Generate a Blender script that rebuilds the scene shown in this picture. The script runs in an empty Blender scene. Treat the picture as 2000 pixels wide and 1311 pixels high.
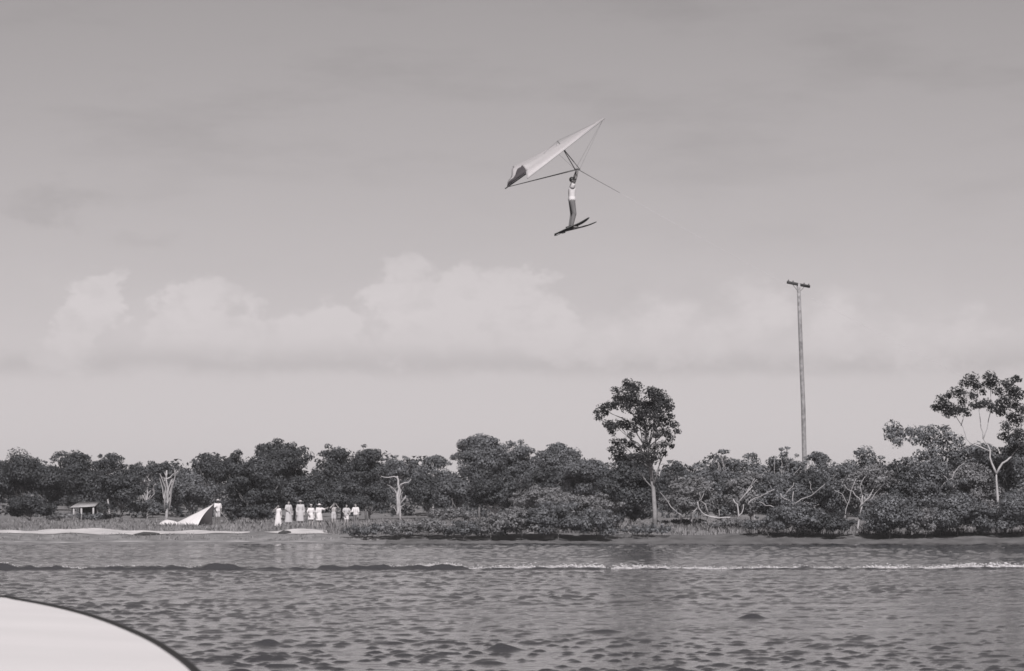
import bpy, bmesh, math, random
import numpy as np
from mathutils import Vector, Matrix

R = math.radians
rng = np.random.default_rng(7)
random.seed(7)
scene = bpy.context.scene
COL = scene.collection

# ------------------------------------------------------------------ camera
FPX = 7115.0                    # focal length in photograph pixels (2000 wide)
CAM_Z = 2.0
PITCH = math.atan(344.5 / FPX)  # the level of the eye lies low in the picture
cam_d = bpy.data.cameras.new('camera')
cam = bpy.data.objects.new('camera', cam_d)
COL.objects.link(cam)
cam.location = (0, 0, CAM_Z)
cam.rotation_euler = (R(90) + PITCH, 0, 0)
cam_d.sensor_width = 36
cam_d.lens = FPX / 2000 * 36
cam_d.clip_start = 0.2
cam_d.clip_end = 20000
cam_d.dof.use_dof = True
cam_d.dof.focus_distance = 165
cam_d.dof.aperture_fstop = 16.0
scene.camera = cam

# ------------------------------------------------------------------ light
SUN_EL, SUN_AZ = R(43), math.atan2(0.10, -0.99)     # behind the camera, to its left
sun_dir = Vector((math.sin(SUN_AZ) * math.cos(SUN_EL), math.cos(SUN_AZ) * math.cos(SUN_EL), math.sin(SUN_EL)))
sd = bpy.data.lights.new('sun', 'SUN')
sd.energy = 4.7
sd.angle = R(0.6)
sd.color = (1.0, 0.975, 0.96)
sun = bpy.data.objects.new('sun', sd)
COL.objects.link(sun)
sun.rotation_euler = sun_dir.to_track_quat('Z', 'Y').to_euler()
sun.location = (-30, -20, 60)

scene.view_settings.view_transform = 'Standard'
scene.view_settings.look = 'None'
scene.view_settings.exposure = 0.1
scene.view_settings.gamma = 1.0
scene.view_settings.use_curve_mapping = False
scene.cycles.filter_width = 1.6
scene.cycles.max_bounces = 6
scene.cycles.diffuse_bounces = 3
scene.cycles.glossy_bounces = 3
scene.cycles.transparent_max_bounces = 4


class NT:
    """small helper for node trees"""
    def __init__(self, tree):
        self.t = tree
        tree.nodes.clear()

    def n(self, kind, **kw):
        nd = self.t.nodes.new(kind)
        for k, v in kw.items():
            setattr(nd, k, v)
        return nd

    def l(self, a, b):
        self.t.links.new(a, b)

    def val(self, sock, v):
        if hasattr(v, 'is_output') or isinstance(v, bpy.types.NodeSocket):
            self.l(v, sock)
        else:
            sock.default_value = v

    def m(self, op, a, b=None, c=None, clamp=False):
        nd = self.n('ShaderNodeMath', operation=op, use_clamp=clamp)
        self.val(nd.inputs[0], a)
        if b is not None:
            self.val(nd.inputs[1], b)
        if c is not None:
            self.val(nd.inputs[2], c)
        return nd.outputs[0]

    def v(self, op, a, b=None):
        nd = self.n('ShaderNodeVectorMath', operation=op)
        self.val(nd.inputs[0], a)
        if b is not None:
            self.val(nd.inputs[1], b)
        return nd.outputs['Value'] if op in ('LENGTH', 'DISTANCE', 'DOT_PRODUCT') else nd.outputs[0]

    def step(self, x, lo, hi, smooth=True):
        nd = self.n('ShaderNodeMapRange', interpolation_type='SMOOTHSTEP' if smooth else 'LINEAR', clamp=True) if smooth else self.n('ShaderNodeMapRange', clamp=True)
        self.val(nd.inputs['Value'], x)
        nd.inputs['From Min'].default_value = lo
        nd.inputs['From Max'].default_value = hi
        return nd.outputs['Result']

    def noise(self, vec, scale, detail=4, rough=0.55, out='Fac'):
        nd = self.n('ShaderNodeTexNoise')
        if vec is not None:
            self.l(vec, nd.inputs['Vector'])
        nd.inputs['Scale'].default_value = scale
        nd.inputs['Detail'].default_value = detail
        nd.inputs['Roughness'].default_value = rough
        return nd.outputs[out]


# ------------------------------------------------------------------ sky with a bank of soft cumulus
world = bpy.data.worlds.new('World')
scene.world = world
world.use_nodes = True
W_ = NT(world.node_tree)
wout = W_.n('ShaderNodeOutputWorld')
bg = W_.n('ShaderNodeBackground')
W_.l(bg.outputs[0], wout.inputs[0])
sky = W_.n('ShaderNodeTexSky', sky_type='NISHITA', sun_disc=False)
sky.sun_elevation = SUN_EL
sky.sun_rotation = SUN_AZ
sky.air_density = 0.72
sky.dust_density = 0.4
sky.ozone_density = 1.0
bw = W_.n('ShaderNodeRGBToBW')
W_.l(sky.outputs[0], bw.inputs[0])
tc = W_.n('ShaderNodeTexCoord')
dirv = tc.outputs['Generated']
sep = W_.n('ShaderNodeSeparateXYZ')
W_.l(dirv, sep.inputs[0])
zz = sep.outputs['Z']
squash = W_.v('MULTIPLY', dirv, (1.0, 1.0, 1.55))
warp_c = W_.noise(squash, 75, 6, 0.6, 'Color')
warp = W_.v('MULTIPLY', W_.v('SUBTRACT', warp_c, (0.5, 0.5, 0.5)), (0.030, 0.030, 0.022))
wd = W_.v('ADD', dirv, warp)
big = W_.noise(squash, 22, 7, 0.62)
fine = W_.noise(squash, 120, 5, 0.6)


def sky_dir(px, py):
    cx, cy = (px - 1000) / FPX, (655.5 - py) / FPX
    d = Vector((cx, math.cos(PITCH) - cy * math.sin(PITCH), math.sin(PITCH) + cy * math.cos(PITCH)))
    return d.normalized()


# heaps of the cloud bank (as seen in the sky, the noise carries the bank all round the horizon)
heaps = [(205, 575, 60), (160, 640, 70), (395, 615, 75), (340, 670, 70), (470, 660, 70), (580, 690, 75), (650, 660, 80), (700, 700, 60),
         (790, 580, 75), (900, 585, 70), (1005, 590, 75), (850, 660, 100), (960, 680, 90), (1060, 660, 90), (1180, 690, 90), (1290, 640, 100),
         (1420, 690, 110), (1480, 610, 80), (1640, 640, 90), (1760, 690, 90), (1880, 650, 80)]
puff = None
for px, py, r in heaps:
    c = sky_dir(px, py)
    dist = W_.v('DISTANCE', wd, tuple(c))
    q = W_.m('SUBTRACT', 1.0, W_.m('DIVIDE', dist, r / FPX * 1.12))
    if px > 1150:
        q = W_.m('MULTIPLY', q, 0.4)
    if puff is None:
        puff = q
    else:
        puff = W_.m('SMOOTH_MAX', puff, q, 0.25)
puff = W_.step(puff, 0.0, 0.32)
base_line = W_.m('ADD', W_.m('MULTIPLY', W_.m('SUBTRACT', big, 0.5), 0.016), 0.0370)
above = W_.m('SUBTRACT', zz, base_line)
over_base = W_.step(above, -0.002, 0.0035)
band_top = W_.step(above, 0.040, 0.004)
bank = W_.m('MULTIPLY', W_.step(big, 0.47, 0.62), W_.m('MULTIPLY', band_top, over_base))
high = W_.m('MULTIPLY', W_.step(W_.noise(W_.v('MULTIPLY', dirv, (1, 1, 4.0)), 14, 5, 0.6), 0.45, 0.75), W_.step(zz, 0.05, 0.11))
light = W_.m('MULTIPLY', W_.m('MULTIPLY', puff, over_base), W_.m('ADD', -0.35, W_.m('MULTIPLY', fine, 2.6), clamp=True))
light = W_.m('MULTIPLY', light, W_.step(above, 0.0, 0.022))
cl = W_.m('ADD', W_.m('MULTIPLY', light, 0.145), W_.m('MULTIPLY', bank, 0.045))
cl = W_.m('SUBTRACT', cl, W_.m('MULTIPLY', high, 0.10))
# flat grey undersides of the bank
under = W_.m('MULTIPLY', W_.m('MULTIPLY', over_base, W_.step(above, 0.011, 0.001)), W_.step(big, 0.38, 0.55))
cl = W_.m('SUBTRACT', cl, W_.m('MULTIPLY', under, 0.16))
for px, py, r, k_, amt in ((110, 395, 150, 3.5, .10), (300, 470, 110, 3.0, .05), (1290, 580, 150, 3.0, .05)):
    c = sky_dir(px, py)
    q = W_.v('DISTANCE', W_.v('MULTIPLY', wd, (1, 1, k_)), (c.x, c.y, c.z * k_))
    cl = W_.m('SUBTRACT', cl, W_.m('MULTIPLY', W_.step(q, r / FPX, 0.0), amt))
gain = W_.m('ADD', 1.0, cl)
lum = W_.m('MULTIPLY', bw.outputs[0], gain)
comb = W_.n('ShaderNodeCombineXYZ')
W_.l(lum, comb.inputs[0]); W_.l(lum, comb.inputs[1]); W_.l(lum, comb.inputs[2])
tint = W_.v('MULTIPLY', comb.outputs[0], (1.02, 0.955, 0.965))      # the warm grey of the print
W_.l(tint, bg.inputs['Color'])
bg.inputs['Strength'].default_value = 0.070


# ------------------------------------------------------------------ materials (black and white print: greys with a faint cast)
def grey(v, cast=0.0):
    return (v * (1.0 + 0.02 + cast), v * (0.985), v * (1.02 - cast), 1)


def mat(name, v, rough=0.8, var=0.25, scale=3.0, cast=0.0, spec=0.3, bump=0.0, trans=0.0, island=0.0, bscale=None):
    m = bpy.data.materials.new(name)
    m.use_nodes = True
    N = NT(m.node_tree)
    out = N.n('ShaderNodeOutputMaterial')
    b = N.n('ShaderNodeBsdfPrincipled')
    b.inputs['Roughness'].default_value = rough
    b.inputs['Specular IOR Level'].default_value = spec
    tcn = N.n('ShaderNodeTexCoord')
    nz = N.noise(tcn.outputs['Object'], scale, 5, 0.6)
    k = N.m('ADD', 1.0 - var, N.m('MULTIPLY', N.step(nz, 0.25, 0.75, False), 2 * var))
    if island:
        g = N.n('ShaderNodeNewGeometry')
        k = N.m('MULTIPLY', k, N.m('ADD', 1 - island, N.m('MULTIPLY', g.outputs['Random Per Island'], 2 * island)))
    rgb = N.v('SCALE', grey(v, cast)[:3])
    N.l(k, rgb.node.inputs['Scale'])
    N.l(rgb, b.inputs['Base Color'])
    if bump:
        bn = N.n('ShaderNodeBump')
        bn.inputs['Strength'].default_value = bump
        bn.inputs['Distance'].default_value = 0.05
        N.l(N.noise(tcn.outputs['Object'], bscale or scale * 4, 6, 0.65), bn.inputs['Height'])
        N.l(bn.outputs[0], b.inputs['Normal'])
    if trans:
        tr = N.n('ShaderNodeBsdfTranslucent')
        N.l(rgb, tr.inputs['Color'])
        mx = N.n('ShaderNodeMixShader')
        mx.inputs[0].default_value = trans
        N.l(b.outputs[0], mx.inputs[1]); N.l(tr.outputs[0], mx.inputs[2])
        N.l(mx.outputs[0], out.inputs[0])
    else:
        N.l(b.outputs[0], out.inputs[0])
    return m


M = {
    'grass_ground': mat('grass_ground', 0.17, 0.95, 0.4, 0.6, 0.0, 0.1, 0.5),
    'sand': mat('sand', 0.46, 0.95, 0.22, 0.9, 0.01, 0.1, 0.4),
    'wet_sand': mat('wet_sand', 0.32, 0.6, 0.4, 1.5, 0.0, 0.3, 0.4),
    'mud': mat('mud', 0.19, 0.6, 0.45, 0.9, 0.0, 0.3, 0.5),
    'grass': mat('grass', 0.25, 0.8, 0.3, 0.3, 0.0, 0.15, trans=0.2, island=0.4),
    'leaf_deep': mat('leaf_deep', 0.04, 0.85, 0.4, 0.9, -0.03, 0.1, trans=0.15, island=0.5),
    'leaf_dark': mat('leaf_dark', 0.060, 0.62, 0.5, 0.8, -0.06, 0.35, trans=0.15, island=0.45),
    'leaf_mid': mat('leaf_mid', 0.12, 0.6, 0.5, 0.9, -0.05, 0.35, trans=0.17, island=0.45),
    'leaf_pale': mat('leaf_pale', 0.17, 0.62, 0.4, 0.9, -0.02, 0.3, trans=0.2, island=0.4),
    'bark_pale': mat('bark_pale', 0.36, 0.85, 0.3, 2.5, 0.0, 0.2, 0.6),
    'bark_grey': mat('bark_grey', 0.24, 0.9, 0.35, 2.5, 0.0, 0.2, 0.6),
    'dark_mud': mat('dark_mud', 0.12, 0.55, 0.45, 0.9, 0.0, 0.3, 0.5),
    'bark': mat('bark', 0.15, 0.9, 0.35, 2.5, 0.0, 0.2, 0.6),
    'timber': mat('timber', 0.24, 0.85, 0.5, 4.0, 0.0, 0.2, 0.4),
    'timber_dark': mat('timber_dark', 0.05, 0.85, 0.25, 3, 0.0, 0.2, 0.4),
    'porcelain': mat('porcelain', 0.10, 0.3, 0.1, 3, 0.0, 0.5),
    'canvas': mat('canvas', 0.62, 0.8, 0.08, 1.0, 0.01, 0.2, 0.15, trans=0.06),
    'sail': mat('sail', 0.64, 0.6, 0.05, 1.0, 0.01, 0.3, 0.1, trans=0.4),
    'alloy': mat('alloy', 0.16, 0.45, 0.15, 3, 0.0, 0.5),
    'wire': mat('wire', 0.09, 0.5, 0.1, 3, 0.0, 0.4),
    'rope': mat('rope', 0.5, 0.9, 0.1, 8, 0.0, 0.2),
    'skin': mat('skin', 0.34, 0.6, 0.1, 6, 0.02, 0.35),
    'skin_tan': mat('skin_tan', 0.14, 0.6, 0.1, 6, 0.02, 0.35),
    'hair': mat('hair', 0.02, 0.5, 0.2, 20, 0.0, 0.4),
    'white_cloth': mat('white_cloth', 0.60, 0.85, 0.06, 4, 0.01, 0.2, 0.2),
    'pale_cloth': mat('pale_cloth', 0.42, 0.85, 0.1, 4, 0.0, 0.2, 0.2),
    'straw': mat('straw', 0.42, 0.85, 0.12, 12, 0.01, 0.2, 0.3),
    'grey_cloth': mat('grey_cloth', 0.15, 0.85, 0.15, 5, 0.0, 0.2, 0.2),
    'dark_cloth': mat('dark_cloth', 0.05, 0.85, 0.15, 5, 0.0, 0.2, 0.2),
    'dark': mat('dark', 0.02, 0.5, 0.1, 5, 0.0, 0.4),
    'ski_paint': mat('ski_paint', 0.045, 0.35, 0.15, 4, 0.0, 0.5),
    'gelcoat': mat('gelcoat', 0.8, 0.25, 0.08, 0.8, 0.01, 0.45),
    'rubber': mat('rubber', 0.018, 0.6, 0.15, 6, 0.0, 0.3),
    'roof_iron': mat('roof_iron', 0.34, 0.5, 0.2, 1.5, 0.0, 0.4, 0.2),
    'foam': mat('foam', 0.6, 0.9, 0.08, 4, 0.0, 0.2),
}

# water: murky river with wind ripple on top of the modelled chop
wm = bpy.data.materials.new('river_water')
wm.use_nodes = True
N = NT(wm.node_tree)
o_ = N.n('ShaderNodeOutputMaterial')
b_ = N.n('ShaderNodeBsdfPrincipled')
b_.inputs['Base Color'].default_value = (0.045, 0.044, 0.049, 1)
b_.inputs['Roughness'].default_value = 0.06
b_.inputs['IOR'].default_value = 1.40
tcn = N.n('ShaderNodeTexCoord')
mp = N.v('MULTIPLY', tcn.outputs['Object'], (1.0, 1.35, 1.0))
h1 = N.noise(mp, 2.6, 4, 0.6)
h2 = N.noise(mp, 9.0, 3, 0.6)
hh = N.m('ADD', N.m('MULTIPLY', h1, 1.0), N.m('MULTIPLY', h2, 0.3))
bn = N.n('ShaderNodeBump')
bn.inputs['Strength'].default_value = 0.10
bn.inputs['Distance'].default_value = 0.16
N.l(hh, bn.inputs['Height'])
N.l(bn.outputs[0], b_.inputs['Normal'])
N.l(b_.outputs[0], o_.inputs[0])
M['water'] = wm


# ------------------------------------------------------------------ mesh helpers
def W(px, py, d):
    """world point seen at photograph pixel (px, py) at a depth of d metres"""
    cx, cy = (px - 1000) / FPX, (655.5 - py) / FPX
    v = Vector((cx, math.cos(PITCH) - cy * math.sin(PITCH), math.sin(PITCH) + cy * math.cos(PITCH)))
    v *= d / v.y
    return Vector((v.x, v.y, v.z + CAM_Z))


def mesh_np(name, verts, faces, smooth=False):
    """verts (n,3); faces: (m,k) array or a list of such arrays"""
    if not isinstance(faces, list):
        faces = [faces]
    faces = [np.asarray(f, dtype=np.int32) for f in faces if len(f)]
    me = bpy.data.meshes.new(name)
    verts = np.asarray(verts, dtype=np.float32)
    me.vertices.add(len(verts))
    me.vertices.foreach_set('co', verts.ravel())
    nl = sum(f.size for f in faces)
    npoly = sum(len(f) for f in faces)
    me.loops.add(nl)
    me.loops.foreach_set('vertex_index', np.concatenate([f.ravel() for f in faces]))
    me.polygons.add(npoly)
    tot = np.concatenate([np.full(len(f), f.shape[1], dtype=np.int32) for f in faces])
    start = np.concatenate([[0], np.cumsum(tot)[:-1]]).astype(np.int32)
    me.polygons.foreach_set('loop_start', start)
    me.polygons.foreach_set('loop_total', tot)
    if smooth:
        me.polygons.foreach_set('use_smooth', np.ones(npoly, dtype=bool))
    me.update(calc_edges=True)
    return me


def link(name, me, material, parent=None, loc=None):
    o = bpy.data.objects.new(name, me)
    COL.objects.link(o)
    if material is not None and len(me.materials) == 0:
        me.materials.append(material)
    if parent is not None:
        o.parent = parent
    if loc is not None:
        o.location = loc
    return o


def tag(o, label=None, cat=None, group=None, kind=None):
    if label: o['label'] = label
    if cat: o['category'] = cat
    if group: o['group'] = group
    if kind: o['kind'] = kind
    return o


def thing(name, label, cat, loc=(0, 0, 0), rz=0.0, group=None):
    o = bpy.data.objects.new(name, None)
    COL.objects.link(o)
    o.empty_display_size = 0.3
    o.location = loc
    o.rotation_euler = (0, 0, rz)
    return tag(o, label, cat, group)


class MB:
    """collects tubes, lofts, boxes as one mesh"""
    def __init__(self):
        self.v, self.q, self.t, self.n = [], [], [], 0

    def add(self, v, q=None, t=None):
        self.v.append(np.asarray(v, dtype=np.float64))
        if q is not None and len(q): self.q.append(np.asarray(q) + self.n)
        if t is not None and len(t): self.t.append(np.asarray(t) + self.n)
        self.n += len(v)

    def rings(self, rings, cap=True):
        """rings: list of (k,3) arrays of equal k"""
        k = len(rings[0])
        v = np.concatenate(rings)
        q = []
        for i in range(len(rings) - 1):
            a = i * k
            for j in range(k):
                jj = (j + 1) % k
                q.append((a + j, a + jj, a + k + jj, a + k + j))
        t = []
        if cap:
            v = np.concatenate([v, rings[0].mean(0)[None], rings[-1].mean(0)[None]])
            c0, c1 = len(v) - 2, len(v) - 1
            e = (len(rings) - 1) * k
            for j in range(k):
                jj = (j + 1) % k
                t.append((jj, j, c0))
                t.append((e + j, e + jj, c1))
        self.add(v, q, t)

    def tube(self, pts, rad, k=7, cap=True):
        pts = np.asarray([tuple(p) for p in pts], dtype=np.float64)
        if np.isscalar(rad): rad = [rad] * len(pts)
        out = []
        prev = None
        for i, p in enumerate(pts):
            d = pts[min(i + 1, len(pts) - 1)] - pts[max(i - 1, 0)]
            d = d / (np.linalg.norm(d) + 1e-9)
            ref = np.array([0, 0, 1.0]) if abs(d[2]) < 0.9 else np.array([0, 1.0, 0])
            if prev is not None:
                u = prev - d * np.dot(prev, d)
                u /= np.linalg.norm(u) + 1e-9
            else:
                u = np.cross(d, ref); u /= np.linalg.norm(u)
            prev = u
            w = np.cross(d, u)
            a = np.linspace(0, 2 * np.pi, k, endpoint=False)
            out.append(p + rad[i] * (np.cos(a)[:, None] * u + np.sin(a)[:, None] * w))
        self.rings(out, cap)

    def ball(self, c, r, nu=10, nv=7, rot=None):
        r = np.array([r, r, r]) if np.isscalar(r) else np.asarray(r)
        rings = []
        for i in range(1, nv):
            th = np.pi * i / nv
            a = np.linspace(0, 2 * np.pi, nu, endpoint=False)
            p = np.stack([np.sin(th) * np.cos(a), np.sin(th) * np.sin(a), np.full(nu, np.cos(th))], 1) * r
            if rot is not None: p = p @ rot.T
            rings.append(p + np.asarray(c))
        # poles: centroid caps pushed out
        k = nu
        v = np.concatenate(rings)
        top = np.array([0, 0, r[2]]); bot = -top
        if rot is not None: top, bot = rot @ top, rot @ bot
        v = np.concatenate([v, (top + c)[None], (bot + c)[None]])
        q, t = [], []
        for i in range(nv - 2):
            for j in range(k):
                jj = (j + 1) % k
                q.append((i * k + j, (i + 1) * k + j, (i + 1) * k + jj, i * k + jj))
        e = (nv - 2) * k
        for j in range(k):
            jj = (j + 1) % k
            t.append((j, jj, len(v) - 2)); t.append((e + jj, e + j, len(v) - 1))
        self.add(v, q, t)

    def capsule(self, a, b, ra, rb, k=10):
        a, b = np.asarray(a, float), np.asarray(b, float)
        d = b - a
        L = np.linalg.norm(d) + 1e-9
        d /= L
        pts, rad = [], []
        for s in (-0.98, -0.8, -0.45):
            pts.append(a + d * ra * s); rad.append(ra * math.sqrt(1 - s * s))
        pts.append(a); rad.append(ra)
        pts.append(b); rad.append(rb)
        for s in (0.45, 0.8, 0.98):
            pts.append(b + d * rb * s); rad.append(rb * math.sqrt(1 - s * s))
        self.tube(pts, rad, k)

    def box(self, c, s, rot=None):
        p = np.array([(x, y, z) for x in (-.5, .5) for y in (-.5, .5) for z in (-.5, .5)]) * np.asarray(s)
        if rot is not None: p = p @ np.asarray(rot).T
        self.add(p + np.asarray(c), [(0, 1, 3, 2), (4, 6, 7, 5), (0, 4, 5, 1), (2, 3, 7, 6), (0, 2, 6, 4), (1, 5, 7, 3)])

    def mesh(self, name, smooth=False):
        f = []
        if self.q: f.append(np.concatenate(self.q))
        if self.t: f.append(np.concatenate(self.t))
        return mesh_np(name, np.concatenate(self.v), f, smooth)

    def build(self, name, material, parent=None, smooth=True, loc=None):
        return link(name, self.mesh(name, smooth), material, parent, loc)


def smooth_noise1(x, seed, scale):
    r = np.random.default_rng(seed)
    s = np.zeros_like(np.asarray(x, dtype=float))
    for i in range(6):
        s += np.sin(np.asarray(x) / scale * (1.0 + 0.83 * i) + r.uniform(0, 6.28)) / (1 + 0.6 * i)
    return s / 2.4


# ------------------------------------------------------------------ lie of the land
def shore(x):
    return 231.0 + 0.9 * smooth_noise1(x, 3, 7.0)


def ground_h(x, y):
    t = y - shore(x)
    h = np.interp(t, [-60, -4, 0, 3.5, 7, 11, 30, 90, 150, 300, 1500], [-3, -0.7, 0.0, 0.5, 0.82, 1.0, 1.12, 1.5, 5.0, 6.0, 7.0])
    n = 0.05 * (np.sin(x * 0.9 + y * 0.35) + np.sin(x * 0.37 - y * 0.8 + 1.0) + 0.6 * np.sin(x * 2.1 + y * 1.3))
    return h + n * np.clip(t / 6, 0, 1)


def gz(x, y):
    return float(ground_h(np.array([x]), np.array([y]))[0])


def grid_mesh(name, xs, ys, zf, smooth=True):
    X, Y = np.meshgrid(xs, ys)
    Z = zf(X, Y)
    v = np.stack([X, Y, Z], -1).reshape(-1, 3)
    nx, ny = len(xs), len(ys)
    idx = np.arange(nx * ny).reshape(ny, nx)
    f = np.stack([idx[:-1, :-1], idx[:-1, 1:], idx[1:, 1:], idx[1:, :-1]], -1).reshape(-1, 4)
    return mesh_np(name, v, f, smooth)


xs = np.concatenate([-np.geomspace(3500, 62, 16), np.arange(-60, 60.1, 0.7), np.geomspace(62, 3500, 16)])
ys = np.concatenate([np.arange(215, 262, 0.6), np.arange(262, 400, 6), np.geomspace(402, 6000, 18)])
tag(link('ground', grid_mesh('ground', xs, ys, ground_h), M['grass_ground']), 'rough grassy ground behind the river bank', kind='structure')


def strip(name, x0, x1, t0, t1, seed, lift, material, label, rag=0.5, taper=True):
    xs = np.arange(x0, x1, 0.35)
    rows = []
    wid = np.ones_like(xs)
    if taper:
        wid = np.clip(np.minimum((xs - x0) / 2.5, (x1 - xs) / 2.5), 0.02, 1) ** 0.6
    mid = (t0 + t1) / 2 + 0.25 * smooth_noise1(xs, seed + 5, 4)
    for k in np.linspace(-1, 1, 9):
        edge = rag * smooth_noise1(xs, seed + (1 if k > 0 else 2), 1.6) * abs(k)
        t = mid + (k * (t1 - t0) / 2 + edge) * wid
        y = shore(xs) + t
        rows.append(np.stack([xs, y, ground_h(xs, y) + lift], -1))
    v = np.stack(rows)                       # rows, cols, 3
    ny, nx = v.shape[:2]
    idx = np.arange(nx * ny).reshape(ny, nx)
    f = np.stack([idx[:-1, :-1], idx[:-1, 1:], idx[1:, 1:], idx[1:, :-1]], -1).reshape(-1, 4)
    return tag(link(name, mesh_np(name, v.reshape(-1, 3), f, True), material), label, kind='structure')


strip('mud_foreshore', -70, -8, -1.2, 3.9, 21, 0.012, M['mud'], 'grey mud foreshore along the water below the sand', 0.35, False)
strip('mud_foreshore', -8, 60, -1.2, 3.9, 22, 0.014, M['dark_mud'], 'darker mud under the shrubs of the middle and right bank', 0.35, False)  # foreshore mud in a darker tone along this stretch
strip('sand_strip', -62, -9.5, 0.45, 0.75, 61, 0.03, M['wet_sand'], 'thin pale line of sand at the water edge', 0.3)
strip('sand_strip', -60, -16.6, 4.1, 6.7, 33, 0.03, M['sand'], 'bright sand strip below the grass at left', 0.5)
strip('sand_strip', -16.0, -10.6, 3.9, 6.4, 41, 0.034, M['sand'], 'bright sand patch below the group of people', 0.35)
strip('sand_strip', -4.3, -2.0, 6.0, 7.6, 45, 0.05, M['sand'], 'small pale sand patch among the bank grass', 0.25)

# ------------------------------------------------------------------ water with wind chop and the boat's wake
WAKE_Y = 127.0


def wake_line(x):
    return WAKE_Y + 0.045 * x + 0.5 * smooth_noise1(x, 77, 9)


def row_step(Y):
    return np.interp(Y, [40, 62, 90, 125, 131, 180, 236], [0.045, 0.075, 0.13, 0.18, 0.22, 0.35, 0.5])


def water_h(X, Y):
    r = np.random.default_rng(12)
    Z = np.zeros_like(X)
    dy = row_step(Y)
    P = np.zeros_like(X)
    var = np.zeros_like(X)
    for i in range(60):
        lam = 0.150 * (1.070 ** (i % 24)) * r.uniform(0.9, 1.1)
        if i >= 48:
            lam = r.uniform(2.5, 6.0)
        ang = R(-84) + r.normal(0, 0.54)
        k = 2 * np.pi / lam
        ph = r.uniform(0, 6.28)
        att = np.clip(lam / (2.6 * dy), 0.3, 1)
        s = np.sin(k * (X * math.cos(ang) + Y * math.sin(ang)) + ph) * att
        wgt = 1.0 if lam < 2.2 else 0.4
        Z += 0.0016 * np.interp(Y, [45, 110], [0.62, 1.0]) * min(lam, 2.5) ** 0.9 * r.uniform(0.5, 1.2) * s
        P += s * wgt
        var += 0.5 * (att * wgt) ** 2
    P /= np.sqrt(var)                                        # unit-variance wave field: only its highest crests stand up steeply
    P += 0.18 * smooth_noise1(X * 0.5 + Y * 0.11, 31, 2.2) + 0.14 * smooth_noise1(X * 0.22 - Y * 0.17, 37, 1.5)     # gusts
    Z += 0.027 * (1 + np.clip(Y - 60, 0, 150) / 85) * (1 - np.exp(-np.clip(P - np.interp(Y, [45, 70, 120], [1.58, 1.50, 1.40]), 0, None) / 0.5))
    gust = 0.72 + 0.32 * smooth_noise1(X * 0.6 + Y * 0.23, 5, 6) + 0.25 * smooth_noise1(X * -0.3 + Y * 0.31, 9, 4)
    Z *= np.clip(gust, 0.25, 1.6)
    # calmer under the far bank
    Z *= np.interp(Y, [150, 226, 232], [1.0, 0.9, 0.5])
    # steep wake crest left by the tow boat
    yc = wake_line(X)
    t = Y - yc
    hgt = np.interp(X, [-40, -22, -17, -2, 4, 30], [0.03, 0.13, 0.20, 0.18, 0.07, 0.05]) * np.clip(0.55 + 0.6 * smooth_noise1(X, 55, 1.1) + 0.35 * smooth_noise1(X, 57, 0.3), 0.08, 1.25)
    hgt = np.clip(hgt, 0.02, None)
    Z += hgt * np.where(t < 0, np.exp(-(t / 0.30) ** 2), np.exp(-(t / 1.3) ** 2))
    Z += 0.4 * hgt * np.exp(-((t - 3.4) / 0.6) ** 2) - 0.25 * hgt * np.exp(-((t + 1.2) / 0.6) ** 2)
    # two odd steep wavelets in the middle of the river
    for px, d, w, a in ((1467, 68.5, 0.22, 0.10), (985, 53.0, 0.22, 0.085), (1180, 60.5, 0.3, 0.06), (520, 55, 0.25, 0.06)):
        cx = (px - 1000) / FPX * d
        Z += a * np.exp(-((X - cx) / w) ** 2 - ((Y - d) / 0.16) ** 2)
    far = np.clip((46 - np.abs(X)) / 6, 0, 1) * np.clip((Y - 24) / 8, 0, 1)
    return Z * far


ys = [32.0]
while ys[-1] < 236:
    ys.append(ys[-1] + (0.08 if 124.5 < ys[-1] < 129.5 else float(row_step(ys[-1]))))
ys = np.concatenate([np.linspace(-500, 10, 8), np.arange(14, 32, 2.0), ys, [240, 260, 330]])
uu = np.linspace(-1, 1, 321)
half = 0.158 * np.clip(ys, 0, 236) + 3.0                    # finer mesh near the boat, coarser towards the far bank
inner = half[:, None] * uu[None]
g = np.linspace(0, 1, 9)[1:] ** 2
outer = half[:, None] + (900 - half[:, None]) * g[None]
WX = np.concatenate([-outer[:, ::-1], inner, outer], 1)
WY = np.repeat(ys[:, None], WX.shape[1], 1)
WZ = water_h(WX, WY) * np.clip((half[:, None] + .5 - np.abs(WX)) / 1.5, 0, 1)
nyw, nxw = WX.shape
idx = np.arange(nxw * nyw).reshape(nyw, nxw)
wf = np.stack([idx[:-1, :-1], idx[:-1, 1:], idx[1:, 1:], idx[1:, :-1]], -1).reshape(-1, 4)
tag(link('river_water', mesh_np('river_water', np.stack([WX, WY, WZ], -1).reshape(-1, 3), wf, True), M['water']), 'choppy grey river water', kind='structure')

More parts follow.
